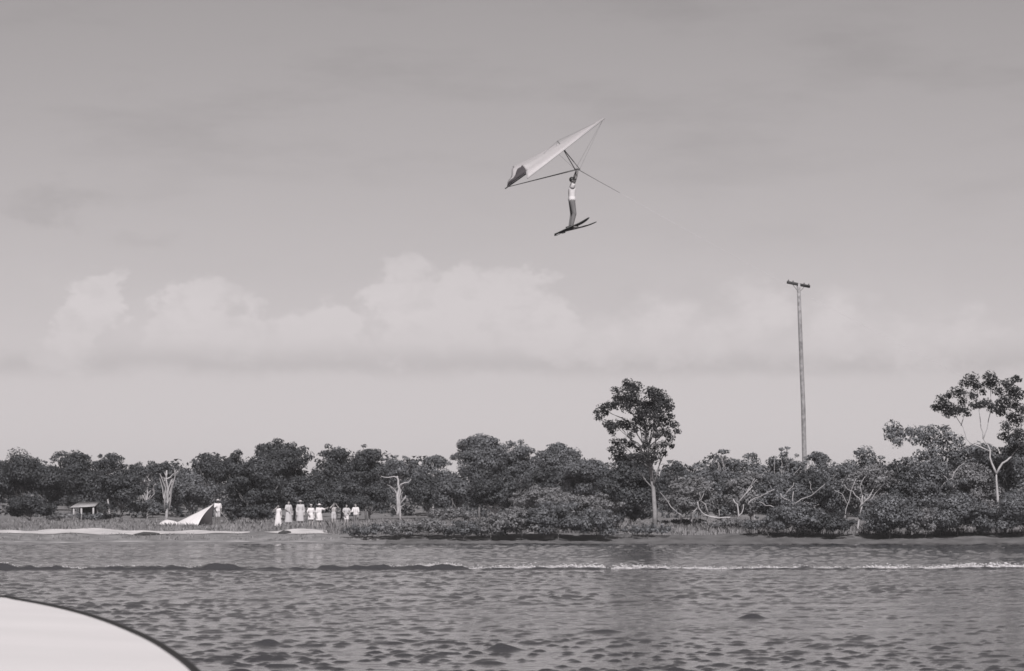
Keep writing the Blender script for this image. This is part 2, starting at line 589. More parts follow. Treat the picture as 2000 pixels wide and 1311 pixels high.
# foam on the wake
mb_v, mb_f, cnt = [], [], 0
ico = bmesh.new(); bmesh.ops.create_icosphere(ico, subdivisions=1, radius=1.0)
ico_v = np.array([v.co[:] for v in ico.verts]); ico_f = np.array([[v.index for v in f.verts] for f in ico.faces]); ico.free()
segs = [(-20, -9.8, 150, 0.055, 1.0), (-4.0, -1.5, 120, 0.05, 0.3), (-2.6, -0.2, 160, 0.06, 0.3), (0.2, 2.0, 200, 0.07, 0.25), (2.2, 5.2, 380, 0.075, 0.25), (5.5, 7.4, 160, 0.06, 0.2),
        (7.2, 9.4, 170, 0.055, 0.2), (9.6, 11.6, 150, 0.05, 0.2), (12.6, 14.4, 300, 0.07, 0.25), (15.2, 19.5, 480, 0.08, 0.4), (16.3, 17.1, 90, 0.10, 0.3)]
for x0, x1, n, s, sp in segs:
    n = int(n * 9); s *= .42
    fx = rng.beta(1.3, 1.3, n) * (x1 - x0 + .8) + x0 - .4 + rng.normal(0, .12, n)
    keep = (0.55 + 0.6 * smooth_noise1(fx, 91, .35)) > rng.random(n)
    fx = fx[keep]; n = len(fx)
    fy = wake_line(fx) + 0.18 + np.abs(rng.normal(0, sp, n))
    fz = water_h(fx, fy) + rng.exponential(s * 0.9, n) - 0.015
    sc = s * rng.uniform(0.25, 0.9, (n, 1)) * np.stack([rng.uniform(.8, 2.2, n), rng.uniform(.6, 1.4, n), rng.uniform(.35, .8, n)], 1)
    for i in range(n):
        mb_v.append(ico_v * sc[i] * (1 + rng.normal(0, .15, (len(ico_v), 1))) + (fx[i], fy[i], fz[i]))
        mb_f.append(ico_f + cnt); cnt += len(ico_v)
tag(link('wake_foam', mesh_np('wake_foam', np.concatenate(mb_v), np.concatenate(mb_f), True), M['foam']), 'white broken foam along the crest of the boat wake', 'foam', kind='stuff')


# ------------------------------------------------------------------ vegetation
def leaves(clumps, leaf, dens, shell=0.5, upr=0.0):
    """clumps: list of (centre, (rx, ry, rz)); returns verts, quads of leaf-sized faces"""
    V = []
    for c, r in clumps:
        r = np.asarray(r, float)
        area = 4 * np.pi * ((r[0] * r[1]) ** 1.6 / 3 + (r[0] * r[2]) ** 1.6 / 3 + (r[1] * r[2]) ** 1.6 / 3) ** (1 / 1.6)
        n = max(12, int(area * dens / (leaf * leaf * 0.6)))
        d = rng.normal(0, 1, (n, 3)); d /= np.linalg.norm(d, axis=1)[:, None]
        front = (d[:, 1] < 0.35) | (rng.random(n) < 0.4)      # sides away from the river are thinner
        d = d[front]; n = len(d)
        rad = shell + (1.03 - shell) * rng.random(n) ** 0.55
        # lumpy: low-frequency bulges on the clump
        ph = rng.uniform(0, 6.28, 3)
        bul = 1 + 0.12 * np.sin(3.1 * d[:, 0] + ph[0]) * np.sin(2.7 * d[:, 1] + ph[1]) + 0.10 * np.sin(4.3 * d[:, 2] + ph[2])
        p = np.asarray(c) + d * (rad * bul)[:, None] * r
        nrm = d * 1.15 + rng.normal(0, 0.5, (n, 3)); nrm[:, 2] += 0.3
        nrm /= np.linalg.norm(nrm, axis=1)[:, None]
        a = rng.normal(0, 1, (n, 3)); a[:, 2] += upr * np.sign(rng.random(n) - 0.2)
        a -= nrm * (a * nrm).sum(1)[:, None]; a /= np.linalg.norm(a, axis=1)[:, None] + 1e-9
        b = np.cross(nrm, a)
        L = (leaf * rng.uniform(0.6, 1.45, n))[:, None]; Wd = L * rng.uniform(0.6, 0.95, n)[:, None]
        V.append(np.stack([p - a * L * .5 - b * Wd * .5, p - a * L * .42 + b * Wd * .5, p + a * L * .5 + nrm * L * .08], 1))
    V = np.concatenate(V).reshape(-1, 3)
    return V, np.arange(len(V)).reshape(-1, 3)


def px_clumps(lst, d, depth=0.9, squash=0.8):
    out = []
    for px, py, r in lst:
        rr = 1.14 * r * d / FPX
        p = W(px, py, d + random.uniform(-1, 1) * depth)
        out.append((tuple(p), (rr * random.uniform(.9, 1.15), rr * random.uniform(.9, 1.3), rr * squash * random.uniform(.85, 1.15))))
    return out


def bend(a, b, wob, n=5):
    a, b = np.asarray(a, float), np.asarray(b, float)
    L = np.linalg.norm(b - a)
    pts = [a + (b - a) * t for t in np.linspace(0, 1, n)]
    for i in range(1, n - 1):
        pts[i] = pts[i] + rng.normal(0, wob * L, 3) * (0.6, 0.6, 0.35)
    return pts


def make_tree(name, label, px, top, width, base_d, crown_bot, leafmat, barkmat='bark', clumps=None, n=24, leaf=0.15, dens=1.15,
              trunk_r=0.10, fill=True, lean=0.0, group=None, cat='tree', gap=1.0, limbs=7, depth=None, crown_name='crown', shape=1.0, trunk_px=None, limb_r=0.4, cs=1.0, trunk_pts=None, bare=0):
    d = base_d
    x0 = (trunk_px if trunk_px is not None else px - lean) - 1000
    x0 = x0 / FPX * d
    z0 = gz(x0, d)
    wm_ = width * (1.15 if d > 262 else 1.18) * d / FPX
    ztop = W(px, top, d).z
    zbot = max(W(px, crown_bot, d).z, z0 + 0.1)
    cx = (px - 1000) / FPX * d
    cz = (ztop + zbot) / 2
    a, c = wm_ / 2, (ztop - zbot) / 2
    b = depth or min(a * 0.9, 2.6)
    given = clumps is not None
    sprigs = []
    if clumps is None:
        clumps = []
        for i in range(int(n * 1.2)):
            while True:
                v = rng.normal(0, 1, 3); v /= np.linalg.norm(v)
                if v[2] > -0.75: break
            rr = rng.uniform(0.50, 0.82) * gap
            sx = 1.0 - 0.25 * max(0, v[2]) * shape
            cr = rng.uniform(0.20, 0.42) * min(a, c * 1.4) * cs
            p = (cx + v[0] * a * rr * sx, d + v[1] * b * rr, cz + v[2] * (c - cr * 0.5) * min(1, rr * 1.15))
            clumps.append((p, (cr * rng.uniform(1, 1.35), cr * 1.1, cr * rng.uniform(.65, .95))))
        for i in range(9 if a > 0.5 else 0):                 # sprigs that break the outline
            th = rng.uniform(-0.15, math.pi + .15); cr = rng.uniform(.10, .17) * min(a, c * 1.4)
            sprigs.append(len(clumps))
            clumps.append(((cx + a * .86 * math.cos(th), d + rng.uniform(-.6, .6) * b, cz + (c - cr * .4) * rng.uniform(.78, .98) * math.sin(th)), (cr * 1.3, cr, cr * .7)))
        if fill:
            clumps.append(((cx, d + 0.1 * b, cz), (a * .45, b * .4, c * .5)))
    root = thing(name, label, cat, (x0, d, z0), 0, group)
    off = np.array((x0, d, z0))
    V, F = leaves(clumps, leaf, dens, 0.1 if given else 0.4)
    V = V - off
    V[:, 2] = np.maximum(V[:, 2], -0.05)
    link(crown_name, mesh_np(crown_name, V, F), M[leafmat], root)
    t = MB()
    ctop = np.array((cx, d, cz + 0.25 * c)) - off
    tp = bend((0, 0, -0.25), ctop, 0.025, 7)
    if trunk_pts:
        tp = [np.array(W(q[0], q[1], d)) - off for q in trunk_pts]
        tp[0] = np.array((0, 0, -0.25))
    t.tube(tp, np.linspace(trunk_r, trunk_r * 0.4, 7), 8)
    pick = list(rng.permutation(len(clumps))[:limbs]) + sprigs
    for i in pick:
        e = np.asarray(clumps[i][0]) - off
        k = int(np.clip(2 + rng.integers(0, 4), 1, 5))
        if tp[k][2] > e[2]: k = max(1, k - 2)
        t.tube(bend(tp[k], e, 0.07, 5), np.linspace(trunk_r * limb_r * 1.2, trunk_r * 0.12, 5), 6)
    t.build('trunk' if cat == 'tree' else 'stem', M[barkmat], root)
    for i in range(bare):                                    # bare limbs showing on the river side of the crown
        x_ = rng.uniform(-.55, .55) * a; z_ = rng.uniform(-.75, .1) * c
        p0_ = np.array((cx + x_, d - b * .62, cz + z_)) - off
        p1_ = p0_ + np.array((rng.choice((-1, 1)) * rng.uniform(.25, .7) * a, -b * .12, rng.uniform(.25, .75) * a))
        m_ = MB(); m_.tube(bend(p0_ - (0, -.4 * b, .2 * a), p0_, .05, 3)[:-1] + bend(p0_, p1_, .09, 6), np.linspace(.05, .016, 8), 6)
        m_.build('limb', M['bark_pale'], root)
    return root


def limb(root, pts, w0, w1, d, material='bark_pale', name='limb'):
    """a bare limb through photograph pixels at depth d (a single depth or one per point)"""
    ds = d if isinstance(d, (list, tuple)) else [d] * len(pts)
    P = [np.array(W(p[0], p[1], q)) - np.array(root.location) for p, q in zip(pts, ds)]
    # subdivide with slight wobble
    out = []
    for i in range(len(P) - 1):
        for s in (0, 0.5):
            q = P[i] + (P[i + 1] - P[i]) * s
            if s: q = q + rng.normal(0, 0.035, 3)
            out.append(q)
    out.append(P[-1])
    m = MB(); m.tube(out, np.linspace(w0 * .5, w1 * .55, len(out)), 7)
    return m.build(name, M[material], root)


G_FAR = 'trees along the far side of the clearing'
G_RIGHT = 'trees of the thicket on the right bank'
# far woods that read as one mass
cl = []
for i in range(620):
    d = rng.uniform(318, 360)
    x = rng.uniform(-62, 62)
    topz = 2 + (86 + 20 * math.sin(x * 0.4) + 10 * math.sin(x * 1.3)) * d / FPX
    z = rng.uniform(0.8, topz)
    r = rng.uniform(0.9, 1.7)
    cl.append(((x, d, z - r * 0.4), (r * 1.2, r, r * 0.85)))
V, F = leaves(cl, 0.34, 0.7)
tag(link('woodland', mesh_np('woodland', V, F), M['leaf_dark']), 'far woods reading as one dark mass behind the clearing', 'woodland', kind='stuff')

# --- left half: the trees behind the clearing, from the left edge of the picture
D = 'leaf_dark'; MI = 'leaf_mid'; PA = 'leaf_pale'
make_tree('evergreen_tree', 'dark round-topped evergreen at the left edge of the picture', 45, 884, 130, 292, 985, D, n=26)
make_tree('evergreen_tree', 'broad dark evergreen with flat-domed crown behind the open shelter', 142, 875, 112, 298, 990, D, n=30)
make_tree('gum_tree', 'slim tree with small ragged tuft on top right of the broad dark evergreen', 214, 882, 62, 305, 935, D, 'bark_pale', n=12, fill=False)
make_tree('evergreen_tree', 'low dark rounded tree between the open shelter and the white canvas', 238, 912, 84, 276, 992, D, n=24)
make_tree('gum_tree', 'thin-crowned tree with sky gaps at the skyline above the pale stems', 288, 897, 70, 312, 945, D, 'bark_pale', n=13, fill=False, dens=1.0)
make_tree('gum_tree', 'open tree on pale forked stems behind the low end of the canvas', 326, 900, 56, 288, 950, D, 'bark_pale', n=12, fill=False, trunk_r=.13)
make_tree('scrub_tree', 'mid grey bushy tree directly behind the white canvas', 372, 918, 92, 292, 1000, MI, n=22)
make_tree('evergreen_tree', 'rounded dark tree with loose top above the man in the hat', 412, 879, 56, 306, 960, D, n=18)
make_tree('evergreen_tree', 'dark tree with domed crown left of the tallest dark evergreen', 462, 876, 70, 300, 985, D, n=22)
make_tree('evergreen_tree', 'tallest dark evergreen of the left woods, with a pointed dome', 550, 850, 112, 296, 985, D, n=34)
make_tree('evergreen_tree', 'very dark evergreen reaching the grass left of the group of people', 500, 893, 96, 266, 1018, D, n=30)
make_tree('evergreen_tree', 'dark tree rising directly behind the women in long dresses', 578, 925, 96, 280, 1012, D, n=26)
make_tree('evergreen_tree', 'dark flat-topped tree right of the tallest dark evergreen', 655, 865, 80, 304, 975, D, n=24)
make_tree('evergreen_tree', 'dark tree with sloping right shoulder above the boy with raised arms', 716, 867, 84, 300, 985, D, n=24)
make_tree('scrub_tree', 'dark bush-like tree behind the two rightmost people', 668, 935, 100, 284, 1003, D, n=24)
make_tree('scrub_tree', 'mid grey low tree just left of the bare white tree', 722, 945, 70, 280, 1000, D, n=18)
make_tree('gum_tree', 'ragged mid grey tree with thin top behind the bare white tree', 782, 887, 66, 306, 970, MI, 'bark_pale', n=15, fill=False)
make_tree('gum_tree', 'loose-topped tree with sky gaps right of the bare white tree', 846, 887, 78, 304, 965, MI, 'bark_pale', n=16, fill=False, dens=1.0)
make_tree('scrub_tree', 'dark rounded low tree right of the bare white tree', 838, 925, 84, 283, 1000, D, n=24)
make_tree('evergreen_tree', 'tall layered tree with flat wide top at the middle of the skyline', 938, 845, 104, 290, 965, MI, n=30, fill=True)
make_tree('evergreen_tree', 'domed tree close right of the tall layered tree', 1010, 857, 76, 292, 960, MI, n=22)
make_tree('evergreen_tree', 'broad flat-domed tree left of the lone tall gum', 1090, 864, 96, 290, 965, MI, n=28)
make_tree('scrub_tree', 'dark round tree on short pale stems in the middle ground', 966, 918, 96, 262, 997, D, 'bark_pale', n=30)
make_tree('scrub_tree', 'low tree with pale trunks under the tall layered tree', 890, 930, 66, 274, 1003, MI, n=18)
make_tree('scrub_tree', 'dark small tree below the broad flat-domed tree', 1068, 905, 60, 268, 975, D, n=16)
make_tree('scrub_tree', 'mid grey scrubby tree left behind the lone tall gum', 1145, 893, 92, 264, 990, MI, n=24)
make_tree('scrub_tree', 'shaggy tree crown below the foot of the lone tall gum crown', 1232, 885, 110, 256, 1005, D, n=30)

# bare white tree
t = thing('dead_tree', 'bare white twisted tree with two forked arms and no leaves', 'tree', tuple(W(776, 1003, 262)))
limb(t, [(776, 1006), (777, 985), (776, 968), (780, 955), (778, 938), (776, 930)], .26, .12, 262, name='trunk')
limb(t, [(777, 934), (770, 931), (757, 933), (744, 930)], .11, .04, 262)
limb(t, [(780, 950), (788, 944), (797, 943), (803, 936)], .10, .035, 262)
limb(t, [(775, 966), (768, 954), (756, 947)], .07, .025, 262)
limb(t, [(778, 992), (786, 988), (792, 982)], .07, .02, 262)
limb(t, [(774, 1000), (768, 990)], .06, .025, 262)

# pale forked stems behind the canvas
for pts, lab in (([(322, 996), (325, 965), (318, 940), (312, 925)], 'pale leaning stem behind the canvas, left of the pair'), ([(330, 996), (334, 960), (342, 930), (340, 915)], 'pale leaning stem behind the canvas, right of the pair')):
    t = thing('bare_stem', lab, 'tree', tuple(W(pts[0][0], pts[0][1], 272)))
    limb(t, pts, .15, .06, 272, 'bark_grey', name='trunk')
    limb(t, [pts[2], (pts[2][0] + 10, pts[2][1] - 16)], .06, .03, 272, 'bark_grey')

# --- the lone tall gum
tall = [(1228, 752, 15), (1243, 757, 14), (1233, 772, 19), (1215, 778, 15), (1204, 762, 9), (1206, 776, 10), (1226, 790, 17), (1205, 790, 12), (1190, 793, 12), (1176, 797, 10), (1166, 806, 8), (1170, 815, 8), (1182, 806, 8),
        (1245, 785, 11), (1272, 764, 12), (1286, 771, 15), (1297, 783, 15), (1276, 783, 18), (1262, 795, 16), (1291, 797, 18), (1308, 795, 11), (1250, 806, 14), (1270, 810, 19), (1290, 815, 15), (1246, 822, 13), (1310, 812, 8),
        (1186, 828, 11), (1200, 832, 13), (1214, 826, 12), (1226, 832, 12), (1195, 843, 9), (1240, 838, 10), (1262, 832, 12), (1283, 833, 13), (1303, 826, 11), (1318, 830, 9), (1323, 842, 8), (1300, 845, 12), (1282, 850, 9), (1309, 855, 9),
        (1262, 848, 8), (1232, 850, 7), (1220, 862, 8), (1203, 865, 10), (1196, 878, 10), (1213, 878, 11), (1232, 868, 9), (1246, 876, 10), (1262, 866, 9), (1276, 876, 10), (1295, 868, 9), (1311, 870, 7), (1205, 892, 12), (1225, 893, 12), (1250, 895, 14), (1275, 893, 14), (1296, 885, 9)]
t = make_tree('gum_tree', 'lone tall gum with clumped open crown standing above the skyline', 1250, 745, 160, 241, 900, 'leaf_deep', 'bark_grey', clumps=px_clumps(tall, 241, 1.3), leaf=0.14, dens=1.15, trunk_r=.17, limbs=24, trunk_px=1279, limb_r=.25, trunk_pts=[(1280, 1034), (1279, 1000), (1276, 955), (1270, 915), (1264, 880), (1261, 845), (1258, 812)])
limb(t, [(1268, 900), (1288, 878), (1302, 868)], .1, .04, 241)
limb(t, [(1272, 905), (1245, 872), (1225, 850), (1210, 830)], .11, .04, 241)

# --- right bank thicket (near the water), from the lone tall gum to the right edge
make_tree('scrub_tree', 'low dark crown at the skyline just right of the lone tall gum', 1326, 898, 60, 262, 985, D, n=16, group=G_RIGHT)
make_tree('scrub_tree', 'small mid grey tree in the skyline dip right of the lone tall gum', 1366, 903, 66, 256, 1010, MI, n=18, group=G_RIGHT)
make_tree('paperbark_tree', 'feathery topped tree left of the utility pole, leftmost of three', 1414, 876, 66, 252, 1000, MI, 'bark_pale', n=20, bare=2, group=G_RIGHT)
make_tree('paperbark_tree', 'thin feathery tree left of the utility pole, middle of three', 1472, 884, 76, 250, 1005, MI, 'bark_pale', n=18, group=G_RIGHT, fill=False)
make_tree('paperbark_tree', 'round-topped tree touching the left side of the utility pole', 1532, 871, 72, 252, 1000, MI, 'bark_pale', n=22, bare=2, group=G_RIGHT)
make_tree('paperbark_tree', 'domed tree at the right foot of the utility pole', 1600, 875, 66, 250, 1000, MI, 'bark_pale', n=22, bare=2, group=G_RIGHT)
make_tree('paperbark_tree', 'open topped tree two crowns right of the utility pole', 1686, 867, 84, 252, 1000, MI, 'bark_pale', n=20, bare=2, group=G_RIGHT, fill=False)
mid = [(1745, 838, 16), (1765, 848, 16), (1738, 852, 12), (1752, 864, 12), (1780, 842, 12), (1800, 845, 17), (1822, 842, 17), (1790, 858, 13), (1812, 860, 16), (1845, 838, 10), (1852, 850, 12), (1838, 862, 14), (1870, 862, 14), (1825, 880, 20), (1860, 885, 22), (1890, 885, 20),
       (1800, 890, 16), (1910, 880, 18), (1780, 905, 16), (1830, 905, 20), (1870, 908, 22), (1905, 905, 20), (1925, 900, 14)]
make_tree('paperbark_tree', 'wide layered tree below and left of the tallest tree at right', 1825, 830, 180, 247, 925, MI, 'bark_pale', clumps=px_clumps(mid, 247, 1.2), leaf=.18, dens=1.0, limbs=10, trunk_r=.15, group=G_RIGHT)
right = [(1897, 740, 15), (1905, 752, 10), (1885, 750, 11), (1932, 735, 13), (1940, 748, 12), (1928, 752, 9), (1966, 750, 14), (1977, 762, 12), (1868, 766, 12), (1880, 770, 10), (1852, 772, 9), (1840, 781, 14), (1852, 795, 14), (1832, 797, 11), (1866, 803, 14), (1878, 800, 11),
         (1888, 806, 9), (1824, 796, 7), (1850, 808, 10), (1912, 790, 12), (1900, 793, 9), (1926, 788, 11), (1941, 796, 13), (1952, 785, 8), (1968, 778, 14), (1980, 790, 13), (1975, 812, 11), (1990, 770, 14), (1995, 800, 14), (1920, 766, 7), (1955, 806, 9), (1985, 740, 10), (1900, 772, 10), (1950, 765, 11), (1958, 795, 11), (1985, 820, 14), (1965, 832, 13), (1988, 848, 16), (1962, 852, 12), (1992, 872, 18), (1972, 882, 13), (1912, 756, 9), (1880, 785, 9)]
t = make_tree('gum_tree', 'tallest tree at the right edge, open crown on pale forked trunk', 1930, 725, 170, 240, 820, 'leaf_deep', 'bark_pale', clumps=px_clumps(right, 240, 1.2), leaf=.14, dens=1.15, trunk_r=.12, limbs=0, trunk_px=1948, group=G_RIGHT, trunk_pts=[(1948, 1040), (1949, 1010), (1950, 985), (1948, 965), (1947, 950), (1946, 936), (1946, 922)])
limb(t, [(1946, 926), (1937, 905), (1934, 880), (1920, 856), (1916, 836), (1912, 800)], .16, .03, 240)
limb(t, [(1946, 926), (1958, 905), (1975, 892), (1990, 875), (1995, 830), (1980, 780)], .16, .03, 240)
limb(t, [(1920, 858), (1928, 838), (1936, 800), (1934, 745)], .08, .025, 240)
limb(t, [(1934, 882), (1895, 865), (1885, 848), (1875, 826), (1862, 805)], .09, .025, 240)
limb(t, [(1877, 832), (1885, 800), (1895, 750)], .06, .02, 240)

thicket = [
    (1350, 925, 90, 241, 1022, PA, 'pale shrubby tree right of the lone gum trunk at the grass'),
    (1410, 915, 84, 243, 1040, MI, 'mid grey thicket tree above the horizontal pale limb'),
    (1465, 915, 84, 242, 1045, PA, 'thicket tree crossed by two slanting pale limbs'),
    (1520, 920, 84, 241, 1050, MI, 'thicket tree below the feathery trees left of the pole'),
    (1575, 915, 84, 242, 1050, D, 'thicket tree directly below the utility pole'),
    (1632, 905, 90, 243, 1030, MI, 'thicket tree left above the leaning pale trunk'),
    (1700, 905, 90, 241, 1010, PA, 'thicket tree forming the crown of the leaning pale trunk'),
    (1760, 892, 90, 242, 1045, D, 'dark thicket tree right of the leaning pale trunk'),
    (1825, 890, 100, 241, 1050, MI, 'thicket tree below the wide layered tree'),
    (1895, 900, 96, 242, 1050, PA, 'thicket tree left of the pale forked trunk'),
    (1965, 890, 90, 244, 1050, MI, 'thicket tree behind the pale forked trunk at the right edge'),
    (1918, 868, 110, 248, 1000, MI, 'tall thicket tree behind the fork of the pale trunk'),
    (1992, 838, 84, 246, 1000, MI, 'tall thicket tree behind the right edge gum'),
    (2030, 880, 110, 246, 1050, MI, 'thicket tree cut by the right edge of the picture'),
]
for px, top, w, d, bot, lm, lab in thicket:
    make_tree('thicket_tree', lab, px, top, w * 1.15, d, bot, lm, 'bark_pale', n=26, cs=.85, bare=3, leaf=.14, dens=1.1, trunk_r=.06, limbs=9, group=G_RIGHT, limb_r=.6)
for px, top, w, d, lm, lab in [
    (1500, 1002, 74, 233.6, MI, 'dark waterside bush below the slanting pale limbs'),
    (1556, 974, 88, 233.6, MI, 'waterside bush below the utility pole'),
    (1622, 996, 78, 233.6, D, 'dark waterside bush left of the leaning pale trunk'),
    (1738, 964, 92, 233.3, MI, 'waterside bush just right of the leaning pale trunk'),
    (1806, 990, 74, 233.3, PA, 'pale waterside bush, third from the right edge'),
    (1868, 958, 96, 233.3, MI, 'waterside bush second from the right edge'),
    (1945, 990, 80, 233.3, MI, 'waterside bush at the right edge'),
    (2014, 950, 104, 233.3, MI, 'waterside bush half cut by the right edge'),
    (1420, 1010, 80, 237.5, PA, 'low pale bush under the horizontal pale limb'),
]:
    make_tree('bush', lab, px, top, w * 1.1, d, 1052, lm, 'bark', n=22, leaf=.135, dens=1.15, trunk_r=.035, limbs=5, cat='bush', crown_name='foliage', group='bushes along the right water edge')

# pale limbs that show among the thicket
def pale_tree(name, label, base, d, limbs_):
    t = thing(name, label, 'tree', tuple(W(base[0], base[1], d)))
    for i, (pts, w0, w1) in enumerate(limbs_):
        limb(t, pts, w0, w1, d, name='trunk' if i == 0 else 'limb')
    return t

pale_tree('leaning_trunk', 'slender leaning pale trunk at the water edge of the right thicket', (1670, 1054), 236.0,
          [([(1670, 1054), (1677, 1020), (1684, 985), (1685, 968)], .13, .08), ([(1685, 985), (1698, 972), (1706, 955)], .06, .03), ([(1685, 970), (1680, 950), (1690, 930)], .05, .025)])
pale_tree('crooked_trunk', 'low crooked pale tree with forked limbs at the left of the right thicket', (1442, 1025), 238.0,
          [([(1442, 1028), (1443, 1012), (1440, 985), (1432, 975)], .14, .07), ([(1442, 1012), (1449, 1002), (1452, 985)], .1, .04), ([(1442, 982), (1456, 965), (1470, 950)], .09, .04),
           ([(1460, 988), (1466, 978), (1485, 970), (1512, 956)], .07, .03)])
pale_tree('fallen_limb', 'horizontal pale limb lying over the grass at the thicket left end', (1424, 1012), 237.6,
          [([(1426, 1011), (1404, 1012), (1378, 1006), (1366, 994), (1362, 980)], .12, .04), ([(1404, 1012), (1404, 996)], .06, .03), ([(1400, 1009), (1376, 1008)], .05, .02)])
pale_tree('twisted_trunk', 'twisted pale limbs in the middle of the right thicket', (1548, 1040), 237.5,
          [([(1555, 1045), (1552, 1000), (1548, 978), (1550, 960)], .09, .05), ([(1548, 982), (1532, 974), (1524, 964)], .08, .03), ([(1550, 985), (1565, 975), (1585, 968), (1612, 945)], .06, .025),
           ([(1552, 1000), (1580, 995), (1600, 985)], .05, .02)])
pale_tree('slanting_trunk', 'thin pale stem slanting right above the leaning pale trunk', (1640, 1010), 237.5,
          [([(1648, 1040), (1652, 995), (1662, 960), (1672, 935)], .06, .03), ([(1655, 985), (1645, 965), (1630, 958)], .05, .02)])

# --- bank shrubs in the middle
shrubs = [
    (1060, 948, 110, 246, 1010, PA, 'large pale rounded shrub above the middle bank'),
    (1160, 962, 96, 244, 1020, PA, 'pale shrub left of the lone gum trunk'),
    (1235, 985, 76, 246, 1022, MI, 'mid grey shrub touching the lone gum trunk on its left'),
    (1018, 990, 100, 233.0, 1061, PA, 'wide bank shrub at the water, left of the three middle ones'),
    (1090, 975, 110, 232.8, 1061, MI, 'wide bank shrub at the water, middle of the three'),
    (1165, 990, 100, 233.0, 1061, MI, 'wide bank shrub at the water, right of the three middle ones'),
    (1128, 965, 84, 240, 1040, PA, 'tall pale shrub behind the three wide bank shrubs'),
    (960, 1008, 76, 233.0, 1061, PA, 'low pale bank shrub right of the small sand patch'),
    (905, 1016, 90, 232.8, 1061, MI, 'low dark bank shrub below the small sand patch'),
    (838, 1010, 90, 233.0, 1061, PA, 'low shaggy bank shrub left of the small sand patch'),
    (775, 1016, 86, 233.0, 1061, PA, 'low bank shrub below the bare white tree'),
    (718, 1022, 84, 232.9, 1061, MI, 'leftmost low bank shrub, right of the people on the sand'),
    (880, 990, 90, 250, 1020, PA, 'pale scrub in the grass left of the middle shrubs'),
    (60, 965, 84, 262, 1018, D, 'dark shaggy shrub at the left edge of the clearing'),
    (140, 968, 40, 290, 992, D, 'small dark round shrub behind the roof of the open shelter'),
    (206, 982, 26, 284, 1001, D, 'very small dark round shrub right of the open shelter'),
    (448, 975, 60, 270, 1016, MI, 'mid grey shrub right behind the man in the hat'),
    (500, 985, 60, 258, 1026, D, 'dark shrub at the foot of the very dark evergreen'),
    (453, 1003, 14, 256, 1020, D, 'tiny dark tuft of shrub beside the man in the hat'),
    (285, 975, 90, 280, 1005, MI, 'low grey scrub between the open shelter and the canvas'),
    (118, 999, 74, 279, 1018, PA, 'low pale scrub in front of the left end of the open shelter'),
    (188, 1000, 84, 278, 1018, MI, 'low grey scrub in front of the right end of the open shelter'),
    (1265, 1022, 90, 234, 1061, MI, 'low waterside shrub below the lone gum trunk'),
    (1330, 1012, 84, 243, 1036, PA, 'pale grass-like shrub right of the lone gum foot'),
]
for px, top, w, d, bot, lm, lab in shrubs:
    sm = w < 50
    make_tree('shrub', lab, px, top, w * 1.1, d, bot, lm, 'bark', cs=1 if sm else .85, n=10 if sm else 30, leaf=.12 if sm else .135, dens=1.15, trunk_r=.035, limbs=3 if sm else 8, cat='shrub', crown_name='foliage', group='shrubs on the bank and in the clearing')

# --- grass tufts
def blades(n, xr, tr, h, wdt, nb, seed, thin=None):
    r = np.random.default_rng(seed)
    x = r.uniform(xr[0], xr[1], n)
    tt = tr[0] + (tr[1] - tr[0]) * r.random(n) ** 1.5
    y = shore(x) + tt
    z = ground_h(x, y)
    X = np.repeat(x, nb) + r.normal(0, .10, n * nb)
    Y = np.repeat(y, nb) + r.normal(0, .10, n * nb)
    Z = np.repeat(z, nb) - .03
    H = np.repeat(r.uniform(h[0], h[1], n), nb) * r.uniform(.6, 1.2, n * nb)
    a = r.uniform(0, 6.28, n * nb)
    ln = r.uniform(.1, .75, n * nb) * H
    wv = wdt * r.uniform(.6, 1.4, n * nb)
    b = r.uniform(0, 6.28, n * nb)
    p = np.stack([X, Y, Z], -1)
    side = np.stack([np.cos(b), np.sin(b), 0 * b], -1) * wv[:, None]
    mid = p + np.stack([np.cos(a) * ln * .3, np.sin(a) * ln * .3, H * .6], -1)
    tip = p + np.stack([np.cos(a) * ln, np.sin(a) * ln, H], -1)
    V = np.stack([p - side, p + side, mid + side * .7, tip, mid - side * .7], 1).reshape(-1, 3)
    return V, np.arange(len(V)).reshape(-1, 5)


gv, gf, c = [], [], 0
for args in ((5200, (-46, 46), (6.9, 60), (.10, .32), .02, 6, 1), (2400, (-34, 46), (6.6, 12), (.10, .35), .02, 6, 2), (1500, (-12, 8), (4.6, 10), (.2, .65), .02, 7, 3),
             (1500, (5, 46), (4.0, 9), (.15, .5), .02, 7, 4), (260, (-34, -10), (1.5, 4.3), (.06, .2), .03, 6, 5)):
    V, F = blades(*args)
    gv.append(V); gf.append(F + c); c += len(V)
tag(link('grass', mesh_np('grass', np.concatenate(gv), np.concatenate(gf)), M['grass']), 'rough grass covering the bank and the clearing', 'grass', kind='stuff')

# driftwood at the sand edge
for px, py, d, L, lab in ((287, 1041, 235, 1.6, 'dark piece of driftwood on the sand below the canvas'), (556, 1043, 234.7, .8, 'short dark piece of driftwood on the sand below the long dresses')):
    p = W(px, py, d); z = gz(p.x, d)
    t = MB(); t.tube(bend((-L / 2, 0, .06), (L / 2, .2, .12), .05, 6), [.05, .13, .16, .15, .1, .03], 8)
    tag(t.build('driftwood', M['timber_dark'], loc=(p.x, d, z)), lab, 'driftwood')

